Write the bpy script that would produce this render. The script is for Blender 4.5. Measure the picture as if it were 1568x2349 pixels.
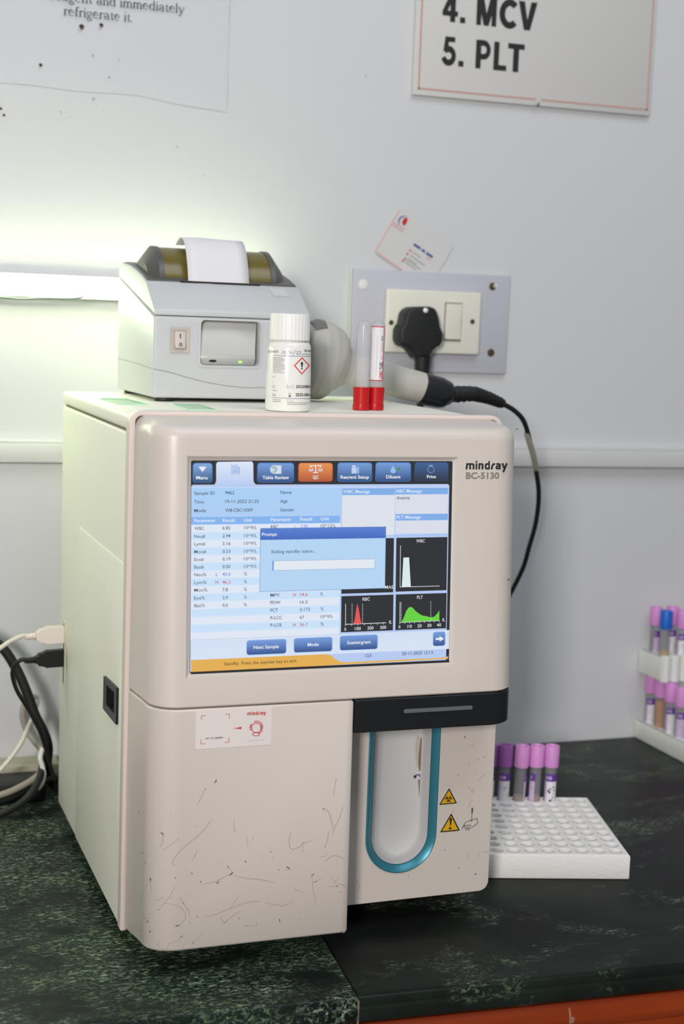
import bpy, bmesh, math, random
from mathutils import Vector, Matrix
random.seed(7)
for o in list(bpy.data.objects): bpy.data.objects.remove(o)
SC = bpy.context.scene
COL = SC.collection
PI = math.pi

# ------------------------------------------------------------------ camera
FPX, IW, IH = 3412.3, 1568.0, 2349.0
YAW, PITCH, ROLL = .3445, .1276, .0362
CAM = Vector((-.4007, -1.0973, .521))
fw = Vector((math.sin(YAW)*math.cos(PITCH), math.cos(YAW)*math.cos(PITCH), -math.sin(PITCH)))
r0 = fw.cross(Vector((0, 0, 1))).normalized(); u0 = r0.cross(fw)
cr = r0*math.cos(ROLL) + u0*math.sin(ROLL)
cu = u0*math.cos(ROLL) - r0*math.sin(ROLL)
cd = bpy.data.cameras.new('camera'); cam = bpy.data.objects.new('camera', cd); COL.objects.link(cam)
cam.matrix_world = Matrix(((cr.x, cu.x, -fw.x, CAM.x), (cr.y, cu.y, -fw.y, CAM.y), (cr.z, cu.z, -fw.z, CAM.z), (0, 0, 0, 1)))
cd.sensor_fit = 'VERTICAL'; cd.sensor_height = 36; cd.lens = FPX/IH*36
cd.clip_start = .05; cd.clip_end = 50
cd.dof.use_dof = True; cd.dof.focus_distance = 1.27; cd.dof.aperture_fstop = 6.6
SC.camera = cam

# ------------------------------------------------------------------ light and exposure
vs = SC.view_settings
vs.view_transform = 'Standard'; vs.look = 'None'; vs.gamma = 1; vs.use_curve_mapping = False; vs.exposure = 0
world = bpy.data.worlds.new('world'); SC.world = world; world.use_nodes = True
bg = world.node_tree.nodes['Background']
bg.inputs[0].default_value = (.86, .93, 1.0, 1); bg.inputs[1].default_value = .22
def area(name, loc, target, sx, sy, power, color):
    l = bpy.data.lights.new(name, 'AREA'); l.shape = 'RECTANGLE'; l.size = sx; l.size_y = sy
    l.energy = power; l.color = color
    o = bpy.data.objects.new(name, l); COL.objects.link(o); o.location = loc
    o.rotation_euler = (Vector(target)-Vector(loc)).to_track_quat('-Z', 'Y').to_euler()
    return o
area('room_key_light', (-1.35, -2.45, .98), (.1, .2, .3), .30, .42, 54, (1.0, .955, .915))
area('ceiling_light', (.2, -.9, 2.3), (.2, 0, 0), 1.6, 1.2, 22, (.89, .95, 1.0))

# ------------------------------------------------------------------ helpers
def ray(u, v):
    return fw + cr*((u-IW/2)/FPX) - cu*((v-IH/2)/FPX)
def at(u, v, y):                      # point seen at (u, v) on the plane y
    d = ray(u, v); return CAM + d*((y-CAM.y)/d.y)
def atx(u, v, x):
    d = ray(u, v); return CAM + d*((x-CAM.x)/d.x)
def atz(u, v, z):
    d = ray(u, v); return CAM + d*((z-CAM.z)/d.z)
def lin(c):
    f = lambda s: s/12.92 if s <= .04045 else ((s+.055)/1.055)**2.4
    return tuple(f(x/255) for x in c)

MATS = {}
def mat(name, rgb=None, rough=.5, metal=0, spec=.5, emit=None, estr=0, bump=0, bscale=200, linear=None, coat=0):
    if name in MATS: return MATS[name]
    m = bpy.data.materials.new(name); m.use_nodes = True
    n = m.node_tree.nodes; b = n['Principled BSDF']
    c = linear if linear else lin(rgb)
    b.inputs['Base Color'].default_value = (*c, 1)
    b.inputs['Roughness'].default_value = rough; b.inputs['Metallic'].default_value = metal
    b.inputs['Specular IOR Level'].default_value = spec
    b.inputs['Coat Weight'].default_value = coat
    if emit:
        b.inputs['Emission Color'].default_value = (*emit, 1); b.inputs['Emission Strength'].default_value = estr
    if bump:
        t = n.new('ShaderNodeTexNoise'); t.inputs['Scale'].default_value = bscale; t.inputs['Detail'].default_value = 3
        tc = n.new('ShaderNodeTexCoord'); m.node_tree.links.new(tc.outputs['Object'], t.inputs['Vector'])
        bp = n.new('ShaderNodeBump'); bp.inputs['Strength'].default_value = bump; bp.inputs['Distance'].default_value = .001
        m.node_tree.links.new(t.outputs['Fac'], bp.inputs['Height']); m.node_tree.links.new(bp.outputs['Normal'], b.inputs['Normal'])
    MATS[name] = m; return m
def clear_mat(name, tint, body, amount, rough=.1):
    m = bpy.data.materials.new(name); m.use_nodes = True
    nt = m.node_tree; n = nt.nodes; b = n['Principled BSDF']
    b.inputs['Base Color'].default_value = (*lin(body), 1); b.inputs['Roughness'].default_value = rough
    t = n.new('ShaderNodeBsdfTransparent'); t.inputs[0].default_value = (*lin(tint), 1)
    x = n.new('ShaderNodeMixShader'); x.inputs[0].default_value = amount
    nt.links.new(t.outputs[0], x.inputs[1]); nt.links.new(b.outputs[0], x.inputs[2])
    nt.links.new(x.outputs[0], n['Material Output'].inputs[0])
    MATS[name] = m; return m

class B:
    def __init__(s): s.bm = bmesh.new()
    def poly(s, pts, mi=0):
        f = s.bm.faces.new([s.bm.verts.new(p) for p in pts]); f.material_index = mi; return f
    def geo(s, verts, faces, mi=0):
        vs_ = [s.bm.verts.new(v) for v in verts]
        for f in faces:
            try: s.bm.faces.new([vs_[i] for i in f]).material_index = mi
            except ValueError: pass
    def box(s, x0, x1, y0, y1, z0, z1, bev=0, seg=2, mi=0, M=None):
        t = bmesh.new()
        bmesh.ops.create_cube(t, size=1)
        for v in t.verts: v.co = Vector(((x0+x1)/2+v.co.x*(x1-x0), (y0+y1)/2+v.co.y*(y1-y0), (z0+z1)/2+v.co.z*(z1-z0)))
        if bev: bmesh.ops.bevel(t, geom=t.edges[:], offset=bev, segments=seg, profile=.5, affect='EDGES')
        s.merge(t, mi, M)
    def merge(s, t, mi=0, M=None):
        t.verts.index_update()
        vs_ = [s.bm.verts.new((M @ v.co) if M else v.co) for v in t.verts]
        for f in t.faces: s.bm.faces.new([vs_[v.index] for v in f.verts]).material_index = mi
        t.free()
    def lathe(s, prof, c=(0, 0, 0), seg=32, mi=0, M=None, rib=None, cap0=True, cap1=True):
        rings = []
        for r, z in prof:
            ring = []
            for k in range(seg):
                a = 2*PI*k/seg; rr = r*(rib(k, z) if rib else 1)
                p = Vector((rr*math.cos(a), rr*math.sin(a), z))
                if M: p = M @ p
                ring.append(s.bm.verts.new(p+Vector(c)))
            rings.append(ring)
        for a, b in zip(rings, rings[1:]):
            for k in range(seg):
                s.bm.faces.new((a[k], a[(k+1) % seg], b[(k+1) % seg], b[k])).material_index = mi
        if cap0: s.bm.faces.new(rings[0][::-1]).material_index = mi
        if cap1: s.bm.faces.new(rings[-1]).material_index = mi
    def tube(s, pts, r, seg=12, mi=0, smooth=True, caps=True):
        pts = [Vector(p) for p in pts]
        n = len(pts); rs = r if isinstance(r, (list, tuple)) else [r]*n
        if smooth and n > 2:
            q, qr = [], []
            for i in range(n-1):
                p0, p1, p2, p3 = pts[max(i-1, 0)], pts[i], pts[i+1], pts[min(i+2, n-1)]
                for k in range(6):
                    t = k/6
                    q.append(.5*((2*p1)+(p2-p0)*t+(2*p0-5*p1+4*p2-p3)*t*t+(3*p1-p0-3*p2+p3)*t**3)); qr.append(rs[i]*(1-t)+rs[i+1]*t)
            q.append(pts[-1]); qr.append(rs[-1]); pts, rs = q, qr; n = len(pts)
        rings = []; up = None
        for i in range(n):
            d = (pts[min(i+1, n-1)]-pts[max(i-1, 0)]).normalized()
            if up is None: up = Vector((0, 0, 1)) if abs(d.z) < .9 else Vector((0, 1, 0))
            sx = d.cross(up).normalized(); up = sx.cross(d).normalized()
            rings.append([s.bm.verts.new(pts[i]+(sx*math.cos(2*PI*k/seg)+up*math.sin(2*PI*k/seg))*rs[i]) for k in range(seg)])
        for a, b in zip(rings, rings[1:]):
            for k in range(seg): s.bm.faces.new((a[k], a[(k+1) % seg], b[(k+1) % seg], b[k])).material_index = mi
        if caps:
            s.bm.faces.new(rings[0][::-1]).material_index = mi; s.bm.faces.new(rings[-1]).material_index = mi
    def prism(s, poly, fn, d0, d1, mi=0, bev=0, seg=2):
        # polygon in 2D, fn(a, b, d) -> point
        t = bmesh.new()
        a = [t.verts.new(fn(x, y, d0)) for x, y in poly]; b = [t.verts.new(fn(x, y, d1)) for x, y in poly]
        n = len(poly)
        t.faces.new(a); t.faces.new(b[::-1])
        for k in range(n): t.faces.new((a[k], b[k], b[(k+1) % n], a[(k+1) % n]))
        bmesh.ops.recalc_face_normals(t, faces=t.faces[:])
        if bev:
            es = [e for e in t.edges if e.calc_face_angle(0) > .6]
            bmesh.ops.bevel(t, geom=es, offset=bev, segments=seg, profile=.5, affect='EDGES')
        s.merge(t, mi)
    def build(s, name, mats, parent=None, world=False, smooth=40, recalc=True, weld=False):
        if weld: bmesh.ops.remove_doubles(s.bm, verts=s.bm.verts[:], dist=1e-6)
        if recalc: bmesh.ops.recalc_face_normals(s.bm, faces=s.bm.faces[:])
        me = bpy.data.meshes.new(name); s.bm.to_mesh(me); s.bm.free()
        return link(name, me, mats, parent, world, smooth)
def link(name, me, mats, parent=None, world=False, smooth=40):
    for m in (mats if isinstance(mats, (list, tuple)) else [mats]): me.materials.append(m)
    if smooth:
        me.shade_smooth(); me.set_sharp_from_angle(angle=math.radians(smooth))
    o = bpy.data.objects.new(name, me); COL.objects.link(o)
    if parent:
        o.parent = parent
        if world and parent.parent is None and parent.type == 'EMPTY':
            o.matrix_parent_inverse = Matrix.Identity(4)
            o.location = -parent.location
    return o
def carve(o, *cutters):                # cut real recesses out of a solid
    for fill in cutters:
        bpy.context.view_layer.update()
        cb = B(); fill(cb); me = bpy.data.meshes.new('cut'); bmesh.ops.recalc_face_normals(cb.bm, faces=cb.bm.faces[:]); cb.bm.to_mesh(me); cb.bm.free()
        c = bpy.data.objects.new('cut', me); COL.objects.link(c); c.matrix_world = o.parent.matrix_world if o.parent and o.parent.type == 'EMPTY' and o.location.length == 0 else Matrix.Identity(4)
        m = o.modifiers.new('cut', 'BOOLEAN'); m.object = c; m.solver = 'EXACT'
        bpy.context.view_layer.update()
        new = bpy.data.meshes.new_from_object(o.evaluated_get(bpy.context.evaluated_depsgraph_get()))
        o.modifiers.remove(m); o.data = new; bpy.data.objects.remove(c)
        new.shade_smooth(); new.set_sharp_from_angle(angle=math.radians(35))
def thing(name, label, cat, loc=(0, 0, 0), group=None, rot=(0, 0, 0)):
    o = bpy.data.objects.new(name, None); COL.objects.link(o); o.empty_display_size = .02
    o.location = loc; o.rotation_euler = rot; return tag(o, label, cat, group)
def tag(o, label, cat, group=None):
    o['label'] = label; o['category'] = cat
    if group: o['group'] = group
    return o
def struct(o): o['kind'] = 'structure'; return o

# --- lettering: flat outlines turned into geometry
TXT = {}
def text_geo(body, bold=0):
    key = (body, bold)
    if key in TXT: return TXT[key]
    c = bpy.data.curves.new('lettering', 'FONT'); c.body = body; c.size = 1; c.offset = bold; c.resolution_u = 3
    o = bpy.data.objects.new('lettering', c); COL.objects.link(o)
    bpy.context.view_layer.update()
    me = bpy.data.meshes.new_from_object(o.evaluated_get(bpy.context.evaluated_depsgraph_get()))
    vs_ = [(v.co.x, v.co.y) for v in me.vertices]; fs = [tuple(p.vertices) for p in me.polygons]
    bpy.data.objects.remove(o); bpy.data.curves.remove(c); bpy.data.meshes.remove(me)
    TXT[key] = (vs_, fs); return TXT[key]
CAPH = max(y for x, y in text_geo('H')[0])
def text_fit(body, x0, x1, base, cap, bold=0, vfit=False):
    vs_, fs = text_geo(body, bold)
    a = min(x for x, y in vs_); b = max(x for x, y in vs_)
    return [(x0+(x-a)/(b-a)*(x1-x0), base+y/CAPH*cap) for x, y in vs_], fs
def ribbon(pts, w):
    # flat stroke of constant (or per-point) width, as 2D verts and quads
    n = len(pts); ws = w if isinstance(w, (list, tuple)) else [w]*n
    V, F = [], []
    for i in range(n):
        a, b = pts[max(i-1, 0)], pts[min(i+1, n-1)]
        if 0 < i < n-1:
            d1 = Vector((pts[i][0]-a[0], pts[i][1]-a[1])).normalized(); d2 = Vector((b[0]-pts[i][0], b[1]-pts[i][1])).normalized()
            t = (d1+d2)
            if t.length < 1e-6: t = d1
            t.normalize(); k = 1/max(.5, t.dot(d1))
        else:
            t = Vector((b[0]-a[0], b[1]-a[1])).normalized(); k = 1
        nx, ny = -t.y*ws[i]/2*k, t.x*ws[i]/2*k
        V += [(pts[i][0]+nx, pts[i][1]+ny), (pts[i][0]-nx, pts[i][1]-ny)]
    for i in range(n-1): F.append((2*i, 2*i+1, 2*i+3, 2*i+2))
    return V, F
def arc(cx, cy, r, a0, a1, n=16, ry=None):
    ry = ry or r
    return [(cx+r*math.cos(math.radians(a0+(a1-a0)*k/n)), cy+ry*math.sin(math.radians(a0+(a1-a0)*k/n))) for k in range(n+1)]
def rrect(x0, y0, x1, y1, r, n=5):
    return (arc(x1-r, y1-r, r, 0, 90, n)+arc(x0+r, y1-r, r, 90, 180, n)+arc(x0+r, y0+r, r, 180, 270, n)+arc(x1-r, y0+r, r, 270, 360, n))

# ------------------------------------------------------------------ materials
M_wall = mat('wall_paint', (206, 206, 209), .55, bump=.25, bscale=60)
M_front = mat('warm_beige_plastic', (209, 199, 191), .36, bump=.06, bscale=900)
M_body = mat('pale_cream_painted_metal', (234, 233, 219), .55, bump=.06, bscale=900)
M_rim = mat('pinkish_beige_plastic', (220, 205, 197), .5)
M_gap = mat('olive_gasket', (104, 98, 78), .8)
M_black = mat('satin_black_plastic', (23, 24, 26), .42, spec=.35)
M_rubber = mat('black_rubber', (22, 22, 23), .55)
M_teal = mat('teal_metallic_plastic', (58, 132, 150), .36, metal=.45)
M_liner = mat('white_liner_plastic', (202, 201, 201), .4)
M_white = mat('white_plastic', (232, 230, 226), .2)
M_print = mat('printer_grey_plastic', (196, 197, 199), .42, bump=.05, bscale=1200)
M_pdark = mat('printer_charcoal_plastic', (80, 79, 76), .38)
M_ink = mat('black_ink', (30, 30, 30), .6)
M_inkg = mat('grey_ink', (130, 124, 118), .6)
M_red = mat('red_ink', (200, 30, 42), .55)
M_yel = mat('warning_yellow', (222, 168, 10), .5)
M_foam = mat('white_foam', (232, 229, 226), .85, bump=.5, bscale=500)
M_foam.node_tree.nodes['Principled BSDF'].inputs['Subsurface Weight'].default_value = .12
M_foam.node_tree.nodes['Principled BSDF'].inputs['Subsurface Radius'].default_value = (.006, .006, .006)
M_foam.node_tree.nodes['Principled BSDF'].inputs['Subsurface Scale'].default_value = 1
M_rackw = mat('white_rack_plastic', (226, 226, 222), .35)
M_lav = mat('lavender_rubber_cap', (212, 142, 206), .5)
M_lavd = mat('violet_rubber_cap', (158, 92, 168), .5)
M_blue = mat('blue_rubber_cap', (20, 98, 196), .45)
M_redcap = mat('red_rubber_cap', (184, 14, 20), .3, spec=.4)
M_label = mat('white_label_paper', (226, 222, 226), .6)
M_lilac = mat('lilac_label_paper', (196, 174, 204), .6)
M_purple = mat('purple_label_ink', (100, 52, 150), .6)
M_paper = mat('white_thermal_paper', (222, 219, 222), .6)
M_wood = None

def marble(name, amount, seed, base=(.013, .018, .016)):
    m = bpy.data.materials.new(name); m.use_nodes = True; nt = m.node_tree; n = nt.nodes; L = nt.links.new
    b = n['Principled BSDF']; b.inputs['Specular IOR Level'].default_value = .10
    tc = n.new('ShaderNodeTexCoord')
    def noise(scale, rot, detail, rough, dist=0):
        mp = n.new('ShaderNodeMapping'); mp.inputs['Scale'].default_value = scale; mp.inputs['Rotation'].default_value = (0, 0, rot); mp.inputs['Location'].default_value = (seed, seed*.7, 0)
        t = n.new('ShaderNodeTexNoise'); t.inputs['Scale'].default_value = 1; t.inputs['Detail'].default_value = detail; t.inputs['Roughness'].default_value = rough; t.inputs['Distortion'].default_value = dist
        L(tc.outputs['Object'], mp.inputs[0]); L(mp.outputs[0], t.inputs['Vector']); return t.outputs['Fac']
    def ramp(src, stops):
        r = n.new('ShaderNodeValToRGB'); e = r.color_ramp.elements
        e[0].position, e[0].color = stops[0][0], (*stops[0][1], 1); e[1].position, e[1].color = stops[-1][0], (*stops[-1][1], 1)
        for p, c in stops[1:-1]: k = e.new(p); k.color = (*c, 1)
        L(src, r.inputs[0]); return r.outputs[0]
    def mix(f, a, c, mode='MIX'):
        x = n.new('ShaderNodeMix'); x.data_type = 'RGBA'; x.blend_type = mode
        for s_, val in ((0, f), (6, a), (7, c)):
            if isinstance(val, (int, float)): x.inputs[s_].default_value = val
            elif isinstance(val, tuple): x.inputs[s_].default_value = (*val, 1)
            else: L(val, x.inputs[s_])
        return x.outputs[2]
    clouds = ramp(noise((7, 10, 8), .1, 4, .6, .6), [(.38, (0, 0, 0)), (.62, (1, 1, 1))])
    green = mix(clouds, base, (base[0]*1.5+.002, base[1]*1.8+.004, base[2]*1.6+.002))
    fl = ramp(noise((150, 400, 150), .12, 3, .6, .9), [(.535, (0, 0, 0)), (.65, (1, 1, 1))])
    fine = ramp(noise((290, 760, 290), -.12, 2, .6, .6), [(.53, (0, 0, 0)), (.66, (1, 1, 1))])
    clus = ramp(noise((9, 17, 12), .15, 5, .68, .5), [(.60-amount*.26, (0, 0, 0)), (.84-amount*.26, (1, 1, 1))])
    f1 = mix(1.0, fl, clus, 'MULTIPLY')
    f2 = mix(1.0, fine, clus, 'MULTIPLY')
    c1 = mix(f1, green, mix(clouds, (.32, .44, .30), (.26, .38, .19)))
    c2 = mix(mix(1.0, f2, (.55, .55, .55), 'MULTIPLY'), c1, (.24, .32, .24))
    L(c2, b.inputs['Base Color'])
    rr = n.new('ShaderNodeMapRange'); rr.inputs[3].default_value = .22; rr.inputs[4].default_value = .42
    L(noise((14, 14, 14), 0, 3, .6), rr.inputs[0]); L(rr.outputs[0], b.inputs['Roughness'])
    return m
M_marbL = marble('green_flecked_marble', .80, 3.1, (.006, .009, .008))
M_marbR = marble('dark_green_marble', .30, 8.4, (.0065, .0075, .007))
def wood(name, c1, c2):
    m = bpy.data.materials.new(name); m.use_nodes = True; nt = m.node_tree; n = nt.nodes; L = nt.links.new
    b = n['Principled BSDF']; b.inputs['Roughness'].default_value = .45; b.inputs['Specular IOR Level'].default_value = .25
    tc = n.new('ShaderNodeTexCoord'); mp = n.new('ShaderNodeMapping'); mp.inputs['Scale'].default_value = (3, 60, 60)
    t = n.new('ShaderNodeTexNoise'); t.inputs['Scale'].default_value = 1; t.inputs['Detail'].default_value = 5
    r = n.new('ShaderNodeValToRGB'); r.color_ramp.elements[0].position = .35; r.color_ramp.elements[1].position = .68
    r.color_ramp.elements[0].color = (*lin(c1), 1); r.color_ramp.elements[1].color = (*lin(c2), 1)
    L(tc.outputs['Object'], mp.inputs[0]); L(mp.outputs[0], t.inputs['Vector']); L(t.outputs['Fac'], r.inputs[0]); L(r.outputs[0], b.inputs['Base Color'])
    return m
M_wood = wood('varnished_orange_wood', (118, 40, 8), (146, 56, 14))

# ------------------------------------------------------------------ setting
YW = .540
bw = B()
bw.poly([(-2.2, YW, -.8), (2.6, YW, -.8), (2.6, YW, 2.4), (-2.2, YW, 2.4)])
M_stain = mat('brown_stain', (70, 46, 30), .7); M_smudge = mat('grey_smudge', (176, 174, 168), .7)
def wall_dot(u, v, du, mi, dy=.0004):
    c = at(u, v, YW-dy); r = du/2/2080
    a0 = random.random()*6
    bw.poly([(c.x+r*(.8+.3*math.sin(2*a+a0))*math.cos(a), YW-dy, c.z+r*1.1*math.sin(a)) for a in [2*PI*k/14 for k in range(14)]], mi)
for u, v, d in ((2, 249, 6), (9, 264, 6)): wall_dot(u, v, d, 1)
for u, v, d in ((140, 257, 6), (214, 227, 8), (237, 251, 3), (162, 269, 3), (406, 337, 5), (467, 402, 4), (838, 175, 5), (1545, 1217, 4), (1230, 1620, 4)): wall_dot(u, v, d, 2)
struct(bw.build('wall_back', [M_wall, M_stain, M_smudge], smooth=0, recalc=False))
bf = B(); bf.poly([(-2.2, -3.5, -.8), (2.6, -3.5, -.8), (2.6, YW, -.8), (-2.2, YW, -.8)])
struct(bf.build('floor', mat('grey_floor_tile', (150, 146, 140), .4), smooth=0))
# cable trunking along the wall
bt = B()
bt.box(-1.9, 2.4, 0, .013, -.0105, .0105, .0012, 2)
bt.box(-1.9, 2.4, .002, .013, .0105, .0135, .0008, 1)
o = struct(bt.build('trim_1', mat('trunking_plastic', (206, 206, 205), .4)))
o.location = (0, YW-.013, .3662); o.rotation_euler = (0, .006, 0)
bt = B(); bt.box(-1.9, -.145, .503, YW-.001, 0, .026, .003, 2)
struct(bt.build('trim_2', mat('old_trunking_plastic', (178, 172, 154), .55)))

# countertop: two stone slabs that meet in a grout line, slightly askew to the wall
def edge_y(x): return -.071-.0527*(x-.0038)
def slab(name, xa, xb, joint, m, label):
    t = bmesh.new(); n = 24
    prof = [(0.006, 0), (.0025, -.0006), (.0006, -.0025), (0, -.006), (0, -.008), (-.0028, -.0095), (-.0036, -.013), (-.0030, -.0175), (-.001, -.021), (.003, -.023)]
    rows = []
    for k in range(2):
        row = []
        for d, z in prof:
            x = (xa if k == 0 else xb)
            if (k == 1 and joint == 'r') or (k == 0 and joint == 'l'): x = x + .086*(edge_y(0)+d)
            row.append(t.verts.new((x, edge_y(x)+d, z)))
        xe = (xa if k == 0 else xb)
        if (k == 1 and joint == 'r') or (k == 0 and joint == 'l'): xe += .086*YW
        back = [t.verts.new((xe, YW-.0005, 0)), t.verts.new((xe, YW-.0005, -.023))]
        rows.append([back[0]]+row+[back[1]])
    a, b = rows
    for i in range(len(a)): t.faces.new((a[i], b[i], b[(i+1) % len(a)], a[(i+1) % len(a)]))
    t.faces.new(a); t.faces.new(b[::-1])
    bb = B(); bb.merge(t)
    return tag(bb.build(name, m), label, 'countertop')
slab('countertop', -1.6, .0008, 'r', M_marbL, 'green flecked marble counter slab at left under the analyzer')
slab_right = slab('countertop', .0026, 1.9, 'l', M_marbR, 'darker green marble counter slab at right carrying the tube racks')
bg_ = B()
t = [(.0008+.086*(edge_y(0)-.003), edge_y(0)-.0015, -.003), (.0026+.086*(edge_y(0)-.003), edge_y(0)-.0015, -.003), (.0026+.086*YW, YW-.001, -.0005), (.0008+.086*YW, YW-.001, -.0005)]
bg_.poly(t); bg_.poly([t[0], t[1], (t[1][0], t[1][1], -.0225), (t[0][0], t[0][1], -.0225)])
bg_.build('grout_joint', mat('brown_grout', (112, 98, 84), .85), slab_right, smooth=0)
# wooden base cabinet under the slabs
cab = thing('base_cabinet', 'orange varnished wooden cabinet below the marble counter', 'cabinet', (0, 0, -.8))
bc = B()
bc.prism([(-.0012, -.0235), (-.0042, -.027), (-.0058, -.033), (-.0058, -.039), (-.004, -.0445), (0, -.047), (.02, -.047), (.02, -.0235)],
         lambda d, z, x: (x, edge_y(x)+d+.003, z), -1.55, 1.85)
bc.build('moulding', M_wood, cab, True)
bc = B(); bc.prism([(.004, -.047), (.02, -.047), (.02, -.79), (.004, -.79)], lambda d, z, x: (x, edge_y(x)+d+.002, z), -1.55, 1.85)
bc.build('front_panel', M_wood, cab, True)
bc = B(); cx0 = at(1304, 2300, edge_y(.2)).x; cw = .0066
cp_ = [(-.0040, -.0268), (-.0056, -.0325), (-.0060, -.036), (-.0058, -.0395)]
V = [(cx0+dx+k_*.0003*(i_ % 2), edge_y(cx0)+d+.0028, z) for i_, (d, z) in enumerate(cp_) for k_, dx in ((1, 0), (-1, cw-.0006*i_))]
bc.geo(V, [(2*k, 2*k+1, 2*k+3, 2*k+2) for k in range(3)])
bc.build('paint_chip', mat('worn_wood_chip', (150, 104, 80), .7), cab, True)

# ------------------------------------------------------------------ blood analyzer
AN = thing('blood_analyzer', 'large beige benchtop blood analyzer with lit touchscreen', 'analyzer', (0, .2, 0))
HW = .1625
ZS, ZM, ZT = .2184, .1903, .4370
TU, TD = .0671, .022
def ty(z): return (z-ZS)*(TU if z > ZS else TD)
RC = .024; XC = -.1562
def plan(side):          # rounded front corner, seen from above: from the rim to the flat front
    pts = [(-.1605, .071)]
    cx, cy = XC+RC, RC
    pts += [(-.1572, .040)]
    pts += [(cx-RC*math.cos(a), cy-RC*math.sin(a)) for a in [PI/2*k/10 for k in range(11)]]
    return pts if side < 0 else [(-x, y) for x, y in pts[::-1]]
def prof_y(x):
    if x < XC+RC: 
        if x < XC: return RC
        return RC-math.sqrt(max(0, RC*RC-(XC+RC-x)**2))
    return 0
# screen opening (plane tilted back with the upper cover)
SX0, SX1, SZ0, SZ1 = -.1264, .0930, .2456, .4106
OX0, OX1, OZ0, OZ1 = SX0-.0035, SX1+.0045, SZ0-.0045, SZ1+.0035
def loft(b, levels, pl, mi=0, hole=None, capt=True, capb=True):
    # levels: list of (z, inset, yfun)
    rows = []
    n = len(pl)
    nrm = []
    for i in range(n):
        a, c = pl[max(i-1, 0)], pl[min(i+1, n-1)]
        t = Vector((c[0]-a[0], c[1]-a[1])).normalized(); nrm.append((-t.y, t.x))
    for z, ins, yf in levels:
        row = []
        for i, (x, y) in enumerate(pl):
            nx, ny = nrm[i]
            if i in (0, n-1): ny = 0
            zz = z(y) if callable(z) else z
            row.append(b.bm.verts.new((x+nx*ins, y+ny*ins+yf(zz), zz)))
        rows.append(row)
    for j in range(len(rows)-1):
        for i in range(n-1):
            if hole and hole(i, j): continue
            b.bm.faces.new((rows[j][i], rows[j][i+1], rows[j+1][i+1], rows[j+1][i])).material_index = mi
    if capb: b.bm.faces.new(rows[0][::-1]).material_index = mi
    if capt: b.bm.faces.new(rows[-1]).material_index = mi
    for j in range(len(rows)-1):       # back
        b.bm.faces.new((rows[j][0], rows[j+1][0], rows[j+1][-1], rows[j][-1])).material_index = mi
    return rows
pl = plan(-1)+[(OX0, 0), (OX1, 0)]+plan(1)
# keep the points ordered in x along the flat front
iL = len(plan(-1))
lv = [(ZS+.0004, .0012, ty), (ZS+.0016, 0, ty), (OZ0, 0, ty), (OZ1, 0, ty)]
for k in range(0, 9):
    a = PI/2*k/8; lv.append((ZT-.010+.010*math.sin(a), .008*(1-math.cos(a)), ty))
lv = [lv[0], lv[1], lv[2], lv[3]]+lv[4:]
# rise of the top cover towards the rim
b = B()
rows = loft(b, lv, pl, hole=lambda i, j: i == iL and j == 2)
for j, row in enumerate(rows[-9:]):
    for v in row:
        v.co.z += .0050*max(0, min(1, (v.co.y-.02)/.06))*j/8
hole = [rows[2][iL], rows[2][iL+1], rows[3][iL+1], rows[3][iL]]
DEP = .0026
def sp(x, z, d=0): return Vector((x, ty(z)+d, z))       # point on the tilted front, d behind it
inn = [sp(SX0-.0006, SZ0-.0008, DEP), sp(SX1+.0006, SZ0-.0008, DEP), sp(SX1+.0006, SZ1+.0006, DEP), sp(SX0-.0006, SZ1+.0006, DEP)]
iv = [b.bm.verts.new(p) for p in inn]
for k in range(4): b.bm.faces.new((hole[k], hole[(k+1) % 4], iv[(k+1) % 4], iv[k]))
b.bm.faces.new(iv)
front = b.build('front_cover', M_front, AN, True, smooth=35)

# lower left door
def zbot(y): return .0228-.0080*min(1, max(0, y)/.07)
pd = plan(-1)+[(.0030, 0), (.0078, .0004), (.0094, .002), (.0094, .056)]
b = B()
loft(b, [(lambda y: zbot(y), .0030, ty), (lambda y: zbot(y)+.0008, .0012, ty), (lambda y: zbot(y)+.0026, 0, ty), (ZS-.0022, 0, ty), (ZS-.0008, .0010, ty)], pd)
b.build('sample_door', M_front, AN, True, smooth=35)
# black status bar that overhangs the sampling bay
pb = [(.0102, .058), (.0102, .0008)]+plan(1)
b = B(); loft(b, [(ZM, .0012, ty), (ZM+.0012, 0, ty), (ZS-.0014, 0, ty), (ZS-.0004, .0008, ty)], pb)
bar = b.build('status_bar', M_black, AN, True, smooth=35)
b = B()
pr = rrect(.0527, .2050, .1142, .2082, .0015, 4)
b.prism(pr, lambda x, z, d: (x, ty(z)+d, z), -.0005, .002)
b.build('indicator_strip', mat('smoked_grey_lens', (96, 98, 102), .3), bar)
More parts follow.
